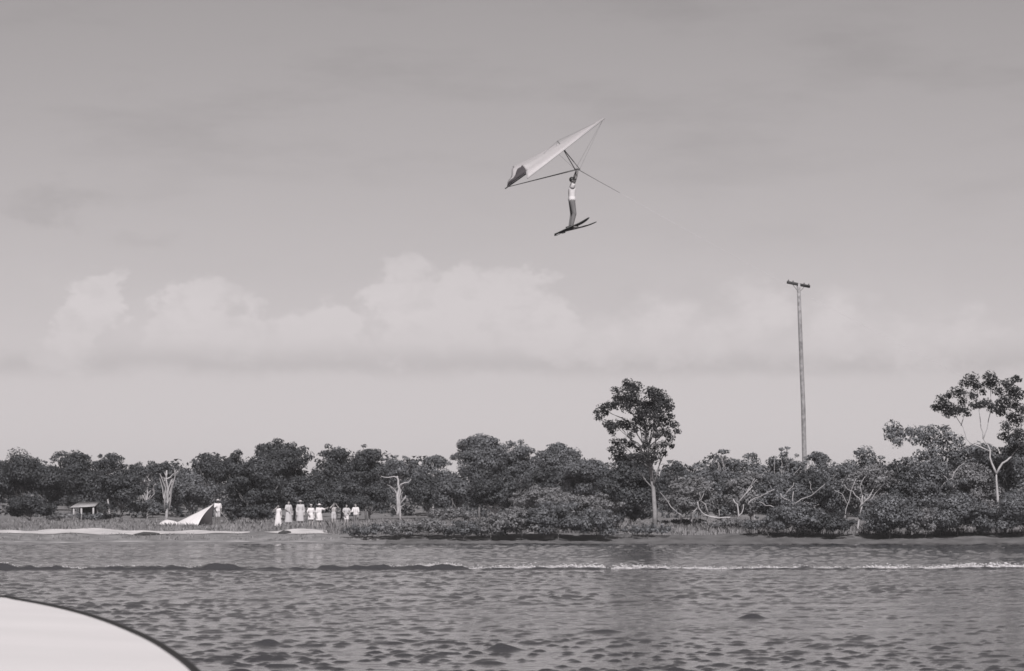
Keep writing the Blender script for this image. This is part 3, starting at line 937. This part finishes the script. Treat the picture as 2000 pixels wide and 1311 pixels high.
# ------------------------------------------------------------------ utility pole
d = 264.0
bx = (1573 - 1000) / FPX * d
zb = gz(bx, d)
pole = thing('utility_pole', 'tall timber utility pole with one crossarm rising above the right trees', 'pole', (bx, d, zb))
def rel(px, py, dd=d): return np.array(W(px, py, dd)) - np.array((bx, d, zb))
t = MB()
pts = [(0, 0, -.3), rel(1571, 890), rel(1569, 800), rel(1565, 700), rel(1562, 620), rel(1559.5, 553)]
t.tube(pts, [.20, .165, .16, .15, .14, .13], 12)
t.build('pole', M['timber'], pole)
ca, cb = rel(1538, 551.5, d - .7), rel(1581, 560, d + .7)
mid_ = (ca + cb) / 2
L = np.linalg.norm(cb - ca)
u = (cb - ca) / L; wv = np.cross(u, (0, 0, 1)); wv /= np.linalg.norm(wv); vv = np.cross(wv, u)
rot = np.stack([u, wv, vv], 1)
t = MB(); t.box(mid_ - wv * -.2 * 0 + vv * 0.0, (L, .14, .19), rot)
t.build('crossarm', M['timber_dark'], pole, smooth=False)
for s in (-.46, -.25, .25, .46):
    p = mid_ + u * L * s + vv * .065
    t = MB(); t.tube([p, p + vv * .06, p + vv * .065, p + vv * .10, p + vv * .105, p + vv * .14], [.02, .02, .05, .055, .04, .03], 8)
    t.build('insulator', M['porcelain'], pole)
for s in (-.28, .28):
    t = MB(); t.tube([mid_ + u * L * s - vv * .05, rel(1560.5, 572)], .016, 6)
    t.build('brace', M['timber_dark'], pole)

# ------------------------------------------------------------------ open shelter
d = 288.0
c0 = W(171, 1001, d)
z0 = gz(c0.x, d)
sh = thing('open_shelter', 'small open picnic shelter with pale sloping roof on posts', 'shelter', (c0.x, d, z0))
k = d / FPX
Wd_, zr = 62 * k, (W(171, 988, d).z - z0)
t = MB()
hx = Wd_ / 2
rv = [(-hx, -1.1, zr - .12), (hx * .55, -1.1, zr - .02), (hx * .62, 1.2, zr + .30), (-hx * .62, 1.2, zr + .30)]
rv2 = [(x, y, z - .05) for x, y, z in rv]
t.add(rv + rv2, [(0, 1, 2, 3), (7, 6, 5, 4), (0, 4, 5, 1), (1, 5, 6, 2), (2, 6, 7, 3), (3, 7, 4, 0)])
roof = t.build('roof', M['roof_iron'], sh, smooth=False)
nr = 9
for i in range(nr):
    f = (i + .5) / nr
    a = np.array(rv[0]) * (1 - f) + np.array(rv[1]) * f
    b = np.array(rv[3]) * (1 - f) + np.array(rv[2]) * f
    t = MB(); t.tube([a + (0, 0, .012), b + (0, 0, .012)], .022, 6); t.build('roof_rib', M['roof_iron'], roof)
for x, y in ((-hx * .78, -.95), (-hx * .30, -.95), (hx * .45, -.95), (-hx * .55, 1.05), (hx * .5, 1.05)):
    t = MB(); t.tube([(x, y, -.1), (x, y, zr - (.13 if y < 0 else -.2))], .075, 8); t.build('post', M['bark_pale'], sh)
t = MB(); t.box((-.05, 1.2, (zr + .2) / 2), (Wd_ * .62, .05, zr + .2)); t.build('back_wall', M['timber_dark'], sh, smooth=False)
t = MB(); t.box((-.1, .1, .62), (1.2, .5, .05)); t.box((-.55, .1, .3), (.07, .4, .62)); t.box((.35, .1, .3), (.07, .4, .62)); t.build('table', M['timber_dark'], sh, smooth=False)

# ------------------------------------------------------------------ white canvas
d = 252.0
base = W(366, 1019, d)
z0 = gz(base.x, d)
k = d / FPX
cv = thing('canvas_shelter', 'white canvas sheet pitched as low shelter, sloping up to the man in the hat', 'canvas', (base.x, d, z0))
peak = np.array(((417 - 366) * k, 0.3, W(417, 984, d).z - z0))
lowend = np.array(((342 - 366) * k, 0.5, .30))
front = np.array(((344 - 366) * k, -1.0, .02)); front2 = np.array(((388 - 366) * k, -1.15, .02)); back = np.array(((350 - 366) * k, 1.7, .02)); back2 = np.array(((412 - 366) * k, 1.9, .02))
nu_, nv_ = 18, 12
def sheet(p00, p10, p01, p11, sag, scoop):
    U, Vv = np.meshgrid(np.linspace(0, 1, nu_), np.linspace(0, 1, nv_))
    P = ((1 - U) * (1 - Vv))[..., None] * p00 + (U * (1 - Vv))[..., None] * p10 + ((1 - U) * Vv)[..., None] * p01 + (U * Vv)[..., None] * p11
    P[..., 2] -= sag * np.sin(np.pi * U) * np.sin(np.pi * Vv)
    P[..., 0] -= scoop * np.sin(np.pi * Vv) * U ** 3
    P[..., 2] += .012 * np.sin(U * 19 + Vv * 5) * np.sin(np.pi * Vv)
    top = P.reshape(-1, 3)
    idx = np.arange(nu_ * nv_).reshape(nv_, nu_)
    f = np.stack([idx[:-1, :-1], idx[:-1, 1:], idx[1:, 1:], idx[1:, :-1]], -1).reshape(-1, 4)
    n = len(top)
    bot = top - np.array((0, 0, .012))
    rim = np.concatenate([idx[0], idx[1:, -1], idx[-1, ::-1][1:], idx[::-1, 0][1:]])
    side = np.stack([rim[:-1], rim[:-1] + n, rim[1:] + n, rim[1:]], -1)
    m = MB(); m.add(np.concatenate([top, bot]), np.concatenate([f, f[:, ::-1] + n, side]))
    return m
sheet(lowend, peak, front, front2, .06, .16).build('front_panel', M['canvas'], cv)
sheet(lowend + (0, .015, 0), peak + (0, .015, 0), back, back2, .10, .1).build('rear_panel', M['canvas'], cv)
t = MB(); t.tube([peak * (1, 1, 0) + (0.02, 0, -.05), peak + (.02, 0, .06)], .03, 8); t.build('tent_pole', M['timber'], cv)
t = MB(); t.tube([peak, peak * (1, 1, 0) + (1.3, .2, .02)], .008, 5); t.build('guy_line', M['rope'], cv)
t = MB()
for i in range(16):
    f = i / 15
    pass
rings = []
for f in np.linspace(0, 1, 12):
    x = ((313 + 36 * f) - 366) * k
    r = .08 + .42 * math.sin(math.pi * min(1, f * .75 + .12)) ** .8
    a = np.linspace(0, 2 * np.pi, 12, endpoint=False)
    rings.append(np.stack([np.full(12, x), -.5 + 1.0 * r * 1.6 * np.cos(a), np.maximum(.9 * r * np.sin(a) + .06, -.03) + .02 * np.sin(a * 3 + f * 9)], 1))
t.rings(rings); t.build('loose_end', M['canvas'], cv)


# ------------------------------------------------------------------ people
def solid(mb, voxel, name, it=4):
    """union of overlapping shapes as one continuous skin"""
    me = mb.mesh('tmp')
    o = bpy.data.objects.new('tmp', me); COL.objects.link(o)
    md = o.modifiers.new('r', 'REMESH'); md.mode = 'VOXEL'; md.voxel_size = voxel
    dg = bpy.context.evaluated_depsgraph_get()
    out = bpy.data.meshes.new_from_object(o.evaluated_get(dg))
    bpy.data.objects.remove(o); bpy.data.meshes.remove(me)
    out.name = name
    n = len(out.vertices)
    co = np.empty(n * 3); out.vertices.foreach_get('co', co); co = co.reshape(-1, 3)
    e = np.empty(len(out.edges) * 2, dtype=np.int32); out.edges.foreach_get('vertices', e); e = e.reshape(-1, 2)
    deg = np.bincount(e.ravel(), minlength=n)[:, None]
    for i in range(it):
        acc = np.zeros_like(co)
        for ax in range(3):
            acc[:, ax] = np.bincount(e[:, 0], co[e[:, 1], ax], n) + np.bincount(e[:, 1], co[e[:, 0], ax], n)
        co = co * .5 + .5 * acc / np.maximum(deg, 1)
    out.vertices.foreach_set('co', co.ravel())
    out.polygons.foreach_set('use_smooth', np.ones(len(out.polygons), dtype=bool))
    out.update()
    return out


def nrmz(v):
    v = np.asarray(v, float)
    return v / (np.linalg.norm(v) + 1e-9)


def hand(mb, wrist, d, pn, side, curl, fr=.0095):
    """palm, four unequal bent fingers and a thumb leaving the side of the palm; pn = way the palm faces"""
    d = nrmz(d); pn = nrmz(np.asarray(pn, float) - d * np.dot(pn, d)); s = np.cross(d, pn) * side
    w = np.asarray(wrist, float)
    for o in (-.028, 0, .028):
        mb.capsule(w + d * .015 + s * o * .7, w + d * .085 + s * o, .016, .015, 8)
    for o, L in ((.036, .070), (.012, .080), (-.012, .074), (-.036, .058)):
        p = w + d * .088 + s * o
        a = 0.15
        for j, fr_ in enumerate((.45, .32, .26)):
            q = p + (d * math.cos(a) + pn * math.sin(a)) * L * fr_ * 1.05
            mb.capsule(p, q, fr * (1 - .06 * j), fr * (.94 - .08 * j), 8)
            p = q; a += curl
    p = w + d * .025 + s * .03
    q = p + nrmz(d * .65 + s * .75 + pn * .25) * .042
    mb.capsule(p, q, .014, .011, 8)
    mb.capsule(q, q + nrmz(d * .85 + s * .3 + pn * (.3 + curl * .4)) * .035, .011, .0085, 8)


def person(label, loc, rz, H, arms, legs=None, head=(0, -.25, 0), wear=(), hair='short', hat=None, voxel=.0135, skin='skin', curl=.5, female=False, grip=None, group=None, lean=(0, 0)):
    """local frame: x to the right of the picture, the figure faces -y, z up; arms = (left of picture (elbow, wrist), right (elbow, wrist))"""
    s = H / 1.72
    root = thing('person', label, 'person', loc, rz, group)
    S = lambda p: np.asarray(p, float) * s
    lx, ly = lean
    sw = .165 if female else .185
    hip = [S((-.09, 0, .90)), S((.09, 0, .90))]
    legs = legs or [((-.10, -.02, .49), (-.11, .02, .085)), ((.10, -.01, .49), (.12, .01, .085))]
    b = MB()
    # trunk
    pel, wai, che, nck = S((0, 0, .94)), S((lx * .3, ly * .3, 1.10)), S((lx * .7, ly * .7, 1.29)), S((lx, ly, 1.47))
    for sg in (-1, 1):
        b.capsule(pel + S((sg * .055, 0, 0)), wai + S((sg * .045, 0, 0)), .105 * s, .088 * s)
        b.capsule(wai + S((sg * .05, 0, 0)), che + S((sg * .075, -.005, .02)), .09 * s, .10 * s)
        b.capsule(che + S((0, 0, .09)), che + S((sg * (sw - .02), 0, .11)), .07 * s, .058 * s)
    b.capsule(che + S((0, 0, .10)), nck + S((0, -.005, .06)), .062 * s, .05 * s)
    hd = nck + S((head[0] * .06, head[1] * .09, .15))
    f = nrmz((head[0], -1, head[2])); up = np.array((0, 0, 1.0)); rt = nrmz(np.cross(f, up)); up = np.cross(rt, f)
    rotm = np.stack([rt, -f, up], 1)
    HP = lambda p: hd + rotm @ S(p)
    b.ball(HP((0, .012, .025)), S((.076, .094, .095)), 14, 10, rotm)
    b.ball(HP((0, -.022, -.045)), S((.056, .066, .072)), 12, 8, rotm)
    b.capsule(HP((0, -.082, .015)), HP((0, -.106, -.022)), .011 * s, .016 * s, 8)
    b.ball(HP((0, -.078, -.062)), S((.024, .012, .012)), 8, 6, rotm)
    b.ball(HP((0, -.07, -.098)), S((.025, .02, .018)), 8, 6, rotm)
    for sg in (-1, 1):
        b.ball(HP((sg * .078, .01, -.01)), S((.012, .022, .032)), 8, 6, rotm)
    # legs
    for i, (kn, an) in enumerate(legs):
        kn, an = S(kn), S(an)
        b.capsule(hip[i], kn, .088 * s, .055 * s)
        cf = kn + (an - kn) * .3 + S((0, .018, 0))
        b.capsule(kn, cf, .052 * s, .054 * s); b.capsule(cf, an, .054 * s, .036 * s)
        toe = nrmz((.25 * (-1 if i == 0 else 1), -1, 0))
        b.capsule(an + S((0, .03, -.04)), an + toe * .12 * s + S((0, 0, -.055)), .034 * s, .03 * s)
        b.capsule(an + toe * .10 * s + S((0, 0, -.055)), an + toe * .19 * s + S((0, 0, -.062)), .034 * s, .022 * s)
    # arms
    shp = [che + S((-sw, 0, .11)), che + S((sw, 0, .11))]
    for i, (el, wr) in enumerate(arms):
        el, wr = S(el), S(wr)
        b.capsule(shp[i], el, .052 * s, .040 * s)
        m_ = el + (wr - el) * .3
        b.capsule(el, m_, .040 * s, .041 * s); b.capsule(m_, wr, .041 * s, .027 * s)
        dr = nrmz(wr - el)
        pn = (.3 * (1 if i == 0 else -1), -.6, -.2) if grip is None else grip
        hand(b, wr, dr, pn, -1 if i == 0 else 1, curl, .0095 if voxel < .01 else .0115)
    body = link('body', solid(b, voxel, 'body'), M[skin], root)
    for sg in (-1, 1):
        e = MB(); e.ball(HP((sg * .031, -.0855, .016)), S((.014, .009, .008)), 8, 6, rotm); e.build('eye', M['dark'], root)
    e = MB(); e.capsule(HP((-.02, -.092, -.063)), HP((.02, -.092, -.063)), .004 * s, .004 * s, 6); e.build('mouth', M['hair'], root)
    # hair
    if hair:
        h = MB()
        h.ball(HP((0, .022, .040)), S((.086, .098, .094)), 14, 9, rotm)
        if hair == 'long':
            h.capsule(HP((0, .06, .03)), HP((0, .075, -.16)), .075 * s, .05 * s)
        m_ = solid(h, .012, 'hair')
        link('hair', m_, M['hair'], root)
    # clothes
    for g in wear:
        kind, mt = g[0], g[1]
        c = MB(); q = (.012 if kind in ('shorts', 'trousers') else .024) * s
        if kind in ('shirt', 'blouse', 'dress', 'coat'):
            for sg in (-1, 1):
                c.capsule(pel + S((sg * .055, 0, .04)), wai + S((sg * .045, 0, 0)), .105 * s + q, .092 * s + q)
                c.capsule(wai + S((sg * .05, 0, 0)), che + S((sg * .075, -.005, .02)), .094 * s + q, .10 * s + q)
                c.capsule(che + S((0, 0, .09)), che + S((sg * (sw - .02), 0, .11)), .066 * s + q, .056 * s + q)
            for i, (el, wr) in enumerate(arms):
                el, wr = S(el), S(wr)
                fr = g[2] if len(g) > 2 else .6
                if fr <= 1:
                    c.capsule(shp[i], shp[i] + (el - shp[i]) * fr, .055 * s + q, .048 * s + q)
                else:
                    c.capsule(shp[i], el, .055 * s + q, .045 * s + q); c.capsule(el, el + (wr - el) * (fr - 1), .045 * s + q, .034 * s + q)
        if kind in ('dress', 'coat', 'skirt'):
            hem, flare = g[3], g[4]
            rings = []
            zt = 1.12 if kind != 'skirt' else 1.08
            for f_ in np.linspace(0, 1, 9):
                z = zt + (hem - zt) * f_
                w_ = .15 + .055 * math.sin(min(1, f_ * 3) * 1.57) + (flare - .2) * max(0, f_ - .15)
                a = np.linspace(0, 2 * np.pi, 20, endpoint=False)
                fold = 1 + .05 * f_ * np.sin(a * 6 + rng.uniform(0, 1))
                rings.append(S(np.stack([w_ * np.cos(a) * fold, w_ * .8 * np.sin(a) * fold, np.full(20, z)], 1)))
            c.rings(rings)
        if kind in ('shorts', 'trousers'):
            c.capsule(pel + S((-.055, 0, .10)), pel + S((.055, 0, .10)), .10 * s + q, .10 * s + q)
            for i, (kn, an) in enumerate(legs):
                kn, an = S(kn), S(an)
                c.capsule(pel + S(((-1, 1)[i] * .055, 0, .03)), hip[i], .108 * s + q, .092 * s + q)
                if kind == 'shorts':
                    fr = g[2] if len(g) > 2 else .55
                    c.capsule(hip[i], hip[i] + (kn - hip[i]) * fr, .092 * s + q, .082 * s + q)
                else:
                    c.capsule(hip[i], kn, .092 * s + q, .066 * s + q); c.capsule(kn, an, .066 * s + q, .052 * s + q)
        link(kind, solid(c, voxel, kind, 3), M[mt], root)
    if hat:
        br, mt = hat
        c = MB()
        prof = [(0.001, .130), (.05, .128), (.078, .11), (.088, .075), (.09, .066), (br, .05), (br, .044), (.085, .058), (.06, .10), (.001, .118)]
        a = np.linspace(0, 2 * np.pi, 20, endpoint=False)
        c.rings([np.array([HP((r * math.cos(t_), .012 + r * 1.08 * math.sin(t_), z)) for t_ in a]) for r, z in prof], cap=True)
        c.build('hat', M[mt], root)
    return root


def stand(px, feet_y, d):
    x = (px - 1000) / FPX * d
    return (x, d, gz(x, d) - .004)


DOWN = (((-.25, .0, 1.12), (-.24, -.08, .88)), ((.25, .0, 1.12), (.24, -.08, .88)))
BROW_L = ((-.33, -.16, 1.38), (-.13, -.22, 1.60))
BROW_R = ((.33, -.16, 1.38), (.13, -.22, 1.60))
GP = 'people standing on the grass above the sand'
dd = 242.2
person('girl in long white gown, leftmost of the standing group, one hand raised to her face', stand(544, 0, dd - .6), .3, 1.42, (BROW_L, DOWN[1]), wear=[('dress', 'white_cloth', .5, .03, .34)], hair='long', female=True, group=GP)
person('dark-haired woman in pale calf-length dress, second from the left of the group', stand(564, 0, dd + .2), .5, 1.62, (((-.27, -.1, 1.16), (-.12, -.25, 1.08)), DOWN[1]), wear=[('dress', 'pale_cloth', .9, .24, .30)], hair='long', female=True, group=GP)
person('tall figure in long pale coat and wide sun hat, third from the left', stand(587, 0, dd), .2, 1.72, DOWN, wear=[('coat', 'pale_cloth', 1.7, .36, .27)], hair='short', hat=(.20, 'straw'), group=GP)
person('figure in white top and bulky white shorts, fourth from the left', stand(608, 0, dd), .3, 1.55, (((-.30, -.06, 1.16), (-.2, -.2, 1.0)), DOWN[1]), wear=[('shirt', 'white_cloth', .8), ('skirt', 'white_cloth', 0, .60, .25)], hair='short', hat=(.13, 'straw'), female=True, group=GP)
person('figure in big white hat and loose white smock, one arm held out', stand(624, 0, dd - .2), .5, 1.62, (DOWN[0], ((.34, -.12, 1.34), (.46, -.3, 1.44))), wear=[('coat', 'white_cloth', .9, .56, .27)], hair='short', hat=(.22, 'white_cloth'), group=GP)
person('slim bare-chested boy in pale shorts shading his eyes with raised arms', stand(652, 0, dd + .3), .4, 1.62, (BROW_L, BROW_R), wear=[('shorts', 'pale_cloth', .6)], hair='short', group=GP)
person('person in white shirt and white shorts, second from the right of the group', stand(677, 0, dd), .4, 1.55, (((-.30, -.05, 1.2), (-.22, -.2, 1.05)), ((.30, -.05, 1.2), (.2, -.2, 1.05))), wear=[('shirt', 'pale_cloth', .6), ('shorts', 'white_cloth', .6)], hair='short', group=GP)
person('person in white shirt and dark trousers holding one forearm out, rightmost of the group', stand(695, 0, dd), -.5, 1.62, (((-.24, -.1, 1.14), (-.38, -.3, 1.10)), DOWN[1]), wear=[('shirt', 'white_cloth', .9), ('trousers', 'grey_cloth')], hair='short', group=GP)
person('man in pale brimmed hat, white shirt and pale shorts standing at the canvas peak', stand(426, 0, 252.4), .6, 1.78, (((-.28, -.1, 1.16), (-.3, -.3, 1.2)), DOWN[1]), wear=[('shirt', 'white_cloth', .8), ('shorts', 'pale_cloth', .7)], hair='short', hat=(.19, 'straw'), skin='skin_tan')

# ------------------------------------------------------------------ kite glider, skier and tow rope
GD = 125.0
nose = W(1178, 233, GD)
gl = thing('hang_glider', 'white delta kite glider climbing to the right with a skier below', 'glider', tuple(nose))
pitch, yaw, roll = R(35.5), R(1.5), R(6)
gl.rotation_mode = 'XYZ'
# local axes: +x nose direction, +y left wing (away from the camera), +z up
Rm = Matrix.Rotation(yaw, 4, 'Z') @ Matrix.Rotation(-pitch, 4, 'Y') @ Matrix.Rotation(roll, 4, 'X')
gl.rotation_euler = Rm.to_euler('XYZ')
KL, LE, HA = 4.05, 4.7, R(41)
tipx, tipy = -LE * math.cos(HA), LE * math.sin(HA)
m = MB(); m.tube([(.05, 0, 0), (-KL - .1, 0, 0)], .022, 8); m.build('keel_tube', M['alloy'], gl)
for s in (-1, 1):
    m = MB(); m.tube([(.05, 0, 0), (tipx, s * tipy, 0)], .024, 8); m.build('leading_edge_tube', M['sail'], gl)
m = MB(); m.tube([(tipx * .52, -tipy * .52, -.03), (tipx * .52, tipy * .52, -.03)], .022, 8); m.build('cross_tube', M['alloy'], gl)
for s in (-1, 1):
    nU, nV = 26, 18
    V = []
    for i in range(nU):
        u_ = i / (nU - 1)                                    # along, from the nose back
        for j in range(nV):
            w_ = j / (nV - 1)                                # from keel to leading edge
            ke = np.array((-KL * u_, 0, 0.0)); le = np.array((tipx * u_, s * tipy * u_, 0.0))
            p = ke + (le - ke) * w_
            p[2] += .33 * u_ * math.sin(math.pi * w_) ** .9 * (1 - .12 * math.sin(9 * w_) * u_) + .026
            p[0] += .42 * u_ ** 6 * math.sin(math.pi * w_)   # scalloped trailing edge
            p[2] += .03 * math.sin(w_ * 23) * u_ ** 4
            V.append(p)
    V = np.array(V)
    idx = np.arange(nU * nV).reshape(nU, nV)
    f = np.stack([idx[:-1, :-1], idx[:-1, 1:], idx[1:, 1:], idx[1:, :-1]], -1).reshape(-1, 4)
    n = len(V)
    rim = np.concatenate([idx[0], idx[1:, -1], idx[-1, ::-1][1:], idx[::-1, 0][1:]])
    side = np.stack([rim[:-1], rim[:-1] + n, rim[1:] + n, rim[1:]], -1)
    m = MB(); m.add(np.concatenate([V, V + (0, 0, .004)]), np.concatenate([f, f[:, ::-1] + n, side]))
    m.build('sail_panel', M['sail'], gl)
AX = -KL * .425
m = MB(); m.tube([(AX, 0, 0), (AX, 0, .30)], .016, 8); m.build('king_post', M['alloy'], gl)
bar_z, bw2 = -.90, .75
for s in (-1, 1):
    m = MB(); m.tube([(AX, s * .03, 0), (AX, s * bw2, bar_z)], .016, 8); m.build('downtube', M['alloy'], gl)
m = MB(); m.tube([(AX, -bw2 - .03, bar_z), (AX, bw2 + .03, bar_z)], .019, 8); m.build('control_bar', M['wire'], gl)
def wire(a, b, r=.0055):
    m = MB(); m.tube([a, b], r, 5); m.build('rigging_wire', M['wire'], gl)
for s in (-1, 1):
    wire((-KL, 0, 0), (AX, s * bw2, bar_z), .011)
    wire((0, 0, 0), (AX, s * bw2, bar_z), .003)
    wire((tipx * .52, s * tipy * .52, 0), (AX, s * bw2, bar_z), .003)
    wire((AX, 0, .30), (tipx * .52, s * tipy * .52, 0), .004)
wire((AX, 0, .30), (-KL, 0, 0), .004); wire((AX, 0, .30), (0, 0, 0), .004)
Mw = Matrix.Translation(nose) @ Rm
barL, barR = Mw @ Vector((AX, bw2 * .42, bar_z)), Mw @ Vector((AX, -bw2 * .42, bar_z))
barC = (barL + barR) / 2

# skier: seen from behind his left, heading right and a little towards the camera, hanging from the bar
feet = W(1117, 441, GD)
rz = R(96)                                    # the figure's front turned to the right of the picture
cs, sn = math.cos(-rz), math.sin(-rz)
Hs = 1.74
sk_scale = Hs / 1.72
sk_loc = Vector((feet.x, GD + .0, feet.z - .085))
def to_local(p):
    q = Vector(p) - sk_loc
    return np.array((q.x * cs - q.y * sn, q.x * sn + q.y * cs, q.z)) / sk_scale
hl, hr = to_local(barL), to_local(barR)
if hl[0] > hr[0]:
    hl, hr = hr, hl
def arm_to(h, sx):
    sh_ = np.array((sx * .185, 0, 1.40))
    wr = h - nrmz(h - sh_) * .085
    v = wr - sh_; L = np.linalg.norm(v)
    L1 = .30; L2 = .27
    if L >= L1 + L2: return (tuple(sh_ + v * .52), tuple(wr))
    a = (L1 * L1 - L2 * L2 + L * L) / (2 * L); hgt = math.sqrt(max(0, L1 * L1 - a * a))
    bendv = np.array((sx * 1.0, .1, -.5)); bendv -= nrmz(v) * np.dot(bendv, nrmz(v))
    return (tuple(sh_ + nrmz(v) * a + nrmz(bendv) * hgt), tuple(wr))
sk = person('dark-haired skier in white top hanging from the kite glider bar', tuple(sk_loc), rz, Hs, (arm_to(hl, -1), arm_to(hr, 1)),
            legs=[((-.10, -.07, .49), (-.10, .02, .09)), ((.10, -.03, .49), (.10, .04, .09))],
            wear=[('shirt', 'white_cloth', .25), ('trousers', 'grey_cloth')], hair='short', voxel=.009, curl=1.15, skin='skin_tan', grip=(0, -1, .1))
# skis
def ski(label, tail, tip, d0, d1, lift, tilt=0.0):
    a, b = np.array(W(tail[0], tail[1], d0)), np.array(W(tip[0], tip[1], d1))
    L = np.linalg.norm(b - a); u = (b - a) / L
    sd_ = nrmz(np.cross(u, (0, 0, 1))); up_ = np.cross(sd_, u)
    sd_, up_ = sd_ * math.cos(tilt) + up_ * math.sin(tilt), up_ * math.cos(tilt) - sd_ * math.sin(tilt)
    o = thing('water_ski', label, 'ski', tuple(a))
    rings = []
    for f_ in np.linspace(0, 1, 22):
        c_ = u * L * f_ + up_ * (lift * max(0, (f_ - .62) / .38) ** 2)
        w_ = .085 * (1 if f_ < .8 else math.sqrt(max(.02, 1 - ((f_ - .8) / .2) ** 2))) * (.8 + .2 * min(1, f_ * 4))
        h_ = .011
        rings.append(np.array([c_ + sd_ * x_ * w_ + up_ * z_ * h_ for x_, z_ in ((-1, -.6), (-.9, -1), (.9, -1), (1, -.6), (1, .6), (.9, 1), (-.9, 1), (-1, .6))]))
    m = MB(); m.rings(rings); m.build('blade', M['ski_paint'], o)
    m = MB(); c_ = u * L * .42
    rg = []
    for f_ in np.linspace(-1, 1, 7):
        rg.append(np.array([c_ + u * f_ * .10 + sd_ * .06 * math.cos(t_) + up_ * (.012 + (.075 - .02 * f_) * max(0, math.sin(t_))) for t_ in np.linspace(0, 2 * np.pi, 12, endpoint=False)]))
    m.rings(rg); m.build('foot_binding', M['rubber'], o)
    m = MB(); m.box(u * L * .08 - up_ * .035, (.14, .012, .06), np.stack([u, sd_, up_], 1)); m.build('fin', M['alloy'], o, smooth=False)
    return o
ski('dark water ski with raised tip, nearer and steeper of the pair', (1083, 459), (1153, 428), GD - .3, GD + .05, .07, R(34))
ski('thin water ski with raised tip, farther and flatter of the pair', (1094, 454), (1166, 436), GD + .05, GD + .4, .05, R(12))

# tow rope to the boat that is out of the picture at the right
p0 = np.array(barC) + (0.05, 0, -.02)
p1 = np.array(W(2640, 1085, GD - 4))
rope = thing('tow_rope', 'thin tow rope slanting down to the right from the glider bar', 'rope', tuple(p0))
m = MB(); pts = [(p1 - p0) * f_ - np.array((0, 0, .5)) * math.sin(math.pi * f_) for f_ in np.linspace(0.055, 1, 40)]
m.tube(pts, .0028, 5); m.build('line', M['rope'], rope)
m = MB(); m.tube([(0, 0, 0), pts[0] * .5 + (0, 0, -.005), pts[0]], [.014, .010, .006], 6); m.build('bridle', M['wire'], rope)

# ------------------------------------------------------------------ the boat the picture is taken from
boat = thing('boat', 'white foredeck of a boat with dark rubber gunwale at the lower left', 'boat', (-2.3, 9.5, 0))
ox, oy = -2.3, 9.5
yy = np.array([3.0, 4, 5, 6, 7, 8.0, 8.89, 9.88, 11.0, 11.86, 12.8, 13.6, 14.3, 14.9, 15.25, 15.4])
hb = np.array([1.80, 1.84, 1.84, 1.80, 1.72, 1.61, 1.48, 1.33, 1.13, .967, .77, .58, .40, .21, .09, .02])
GZ = 1.65
ys_ = np.concatenate([np.linspace(3, 14.9, 40), np.linspace(15.0, 15.4, 8)])
hb_ = np.interp(ys_, yy, hb)
for _ in range(3):
    hb_[1:-1] = .25 * hb_[:-2] + .5 * hb_[1:-1] + .25 * hb_[2:]
rings = []
for y, h in zip(ys_, hb_):
    row = []
    for f_ in np.linspace(1, -1, 13):
        row.append((h * f_, y - oy, GZ + .05 * h / 1.8 * (1 - f_ * f_)))
    rings.append(np.array(row))
v = np.stack(rings); ny, nx = v.shape[:2]
idx = np.arange(nx * ny).reshape(ny, nx)
f = np.stack([idx[:-1, :-1], idx[1:, :-1], idx[1:, 1:], idx[:-1, 1:]], -1).reshape(-1, 4)
deck = link('foredeck', mesh_np('foredeck', v.reshape(-1, 3), f, True), M['gelcoat'], boat)
m = MB()
prof = [(1.0, 0.0), (.985, -.25), (.93, -.8), (.84, -1.4), (.6, -1.85), (.0, -2.1)]
hrings = []
for y, h in zip(ys_, hb_):
    fb = max(0, (y - 11) / 4.4)
    row = [(h * a_, y - oy - fb * (-z_) * .35, GZ + z_ + .0) for a_, z_ in prof]
    row += [(-x_, q_, z_) for x_, q_, z_ in row[-2::-1]]
    hrings.append(np.array(row))
v = np.stack(hrings); ny, nx = v.shape[:2]
idx = np.arange(nx * ny).reshape(ny, nx)
f = np.stack([idx[:-1, :-1], idx[:-1, 1:], idx[1:, 1:], idx[1:, :-1]], -1).reshape(-1, 4)
hv = v.reshape(-1, 3)
tr_ = [tuple(range(nx))]
hull = MB(); hull.add(hv, f); hull.build('hull', M['gelcoat'], boat)
t = MB(); t.add(hrings[0] - (0, .002, 0), None, [(0, i, i + 1) for i in range(1, nx - 1)]); t.build('transom', M['gelcoat'], boat, smooth=False)
for s in (1, -1):
    m = MB(); m.tube([(s * (h + .004), y - oy, GZ - .004) for y, h in zip(ys_, hb_)], .0125, 10); m.build('rub_rail', M['rubber'], boat)
m = MB(); m.tube([(.0, 14.2 - oy, GZ + .02), (0, 14.2 - oy, GZ + .10)], .03, 10); m.tube([(-.09, 14.2 - oy, GZ + .10), (.09, 14.2 - oy, GZ + .10)], .02, 8); m.build('mooring_cleat', M['alloy'], boat)


# ------------------------------------------------------------------ thin scattering volume added to lift the darkest tones
hz = MB(); hz.box((0, 2750, 9.0), (9000, 6700, 27.0))
added_haze = hz.build('added_haze', None, smooth=False)
hm = bpy.data.materials.new('added_haze_air'); hm.use_nodes = True
N = NT(hm.node_tree)
o_ = N.n('ShaderNodeOutputMaterial'); pv = N.n('ShaderNodeVolumePrincipled')
pv.inputs['Color'].default_value = (0.93, 0.91, 0.95, 1)
pv.inputs['Density'].default_value = 0.00013
N.l(pv.outputs[0], o_.inputs['Volume'])
added_haze.data.materials.append(hm)
tag(added_haze, 'thin pale air volume added over the river to lift the dark tones', 'added_haze', kind='stuff')
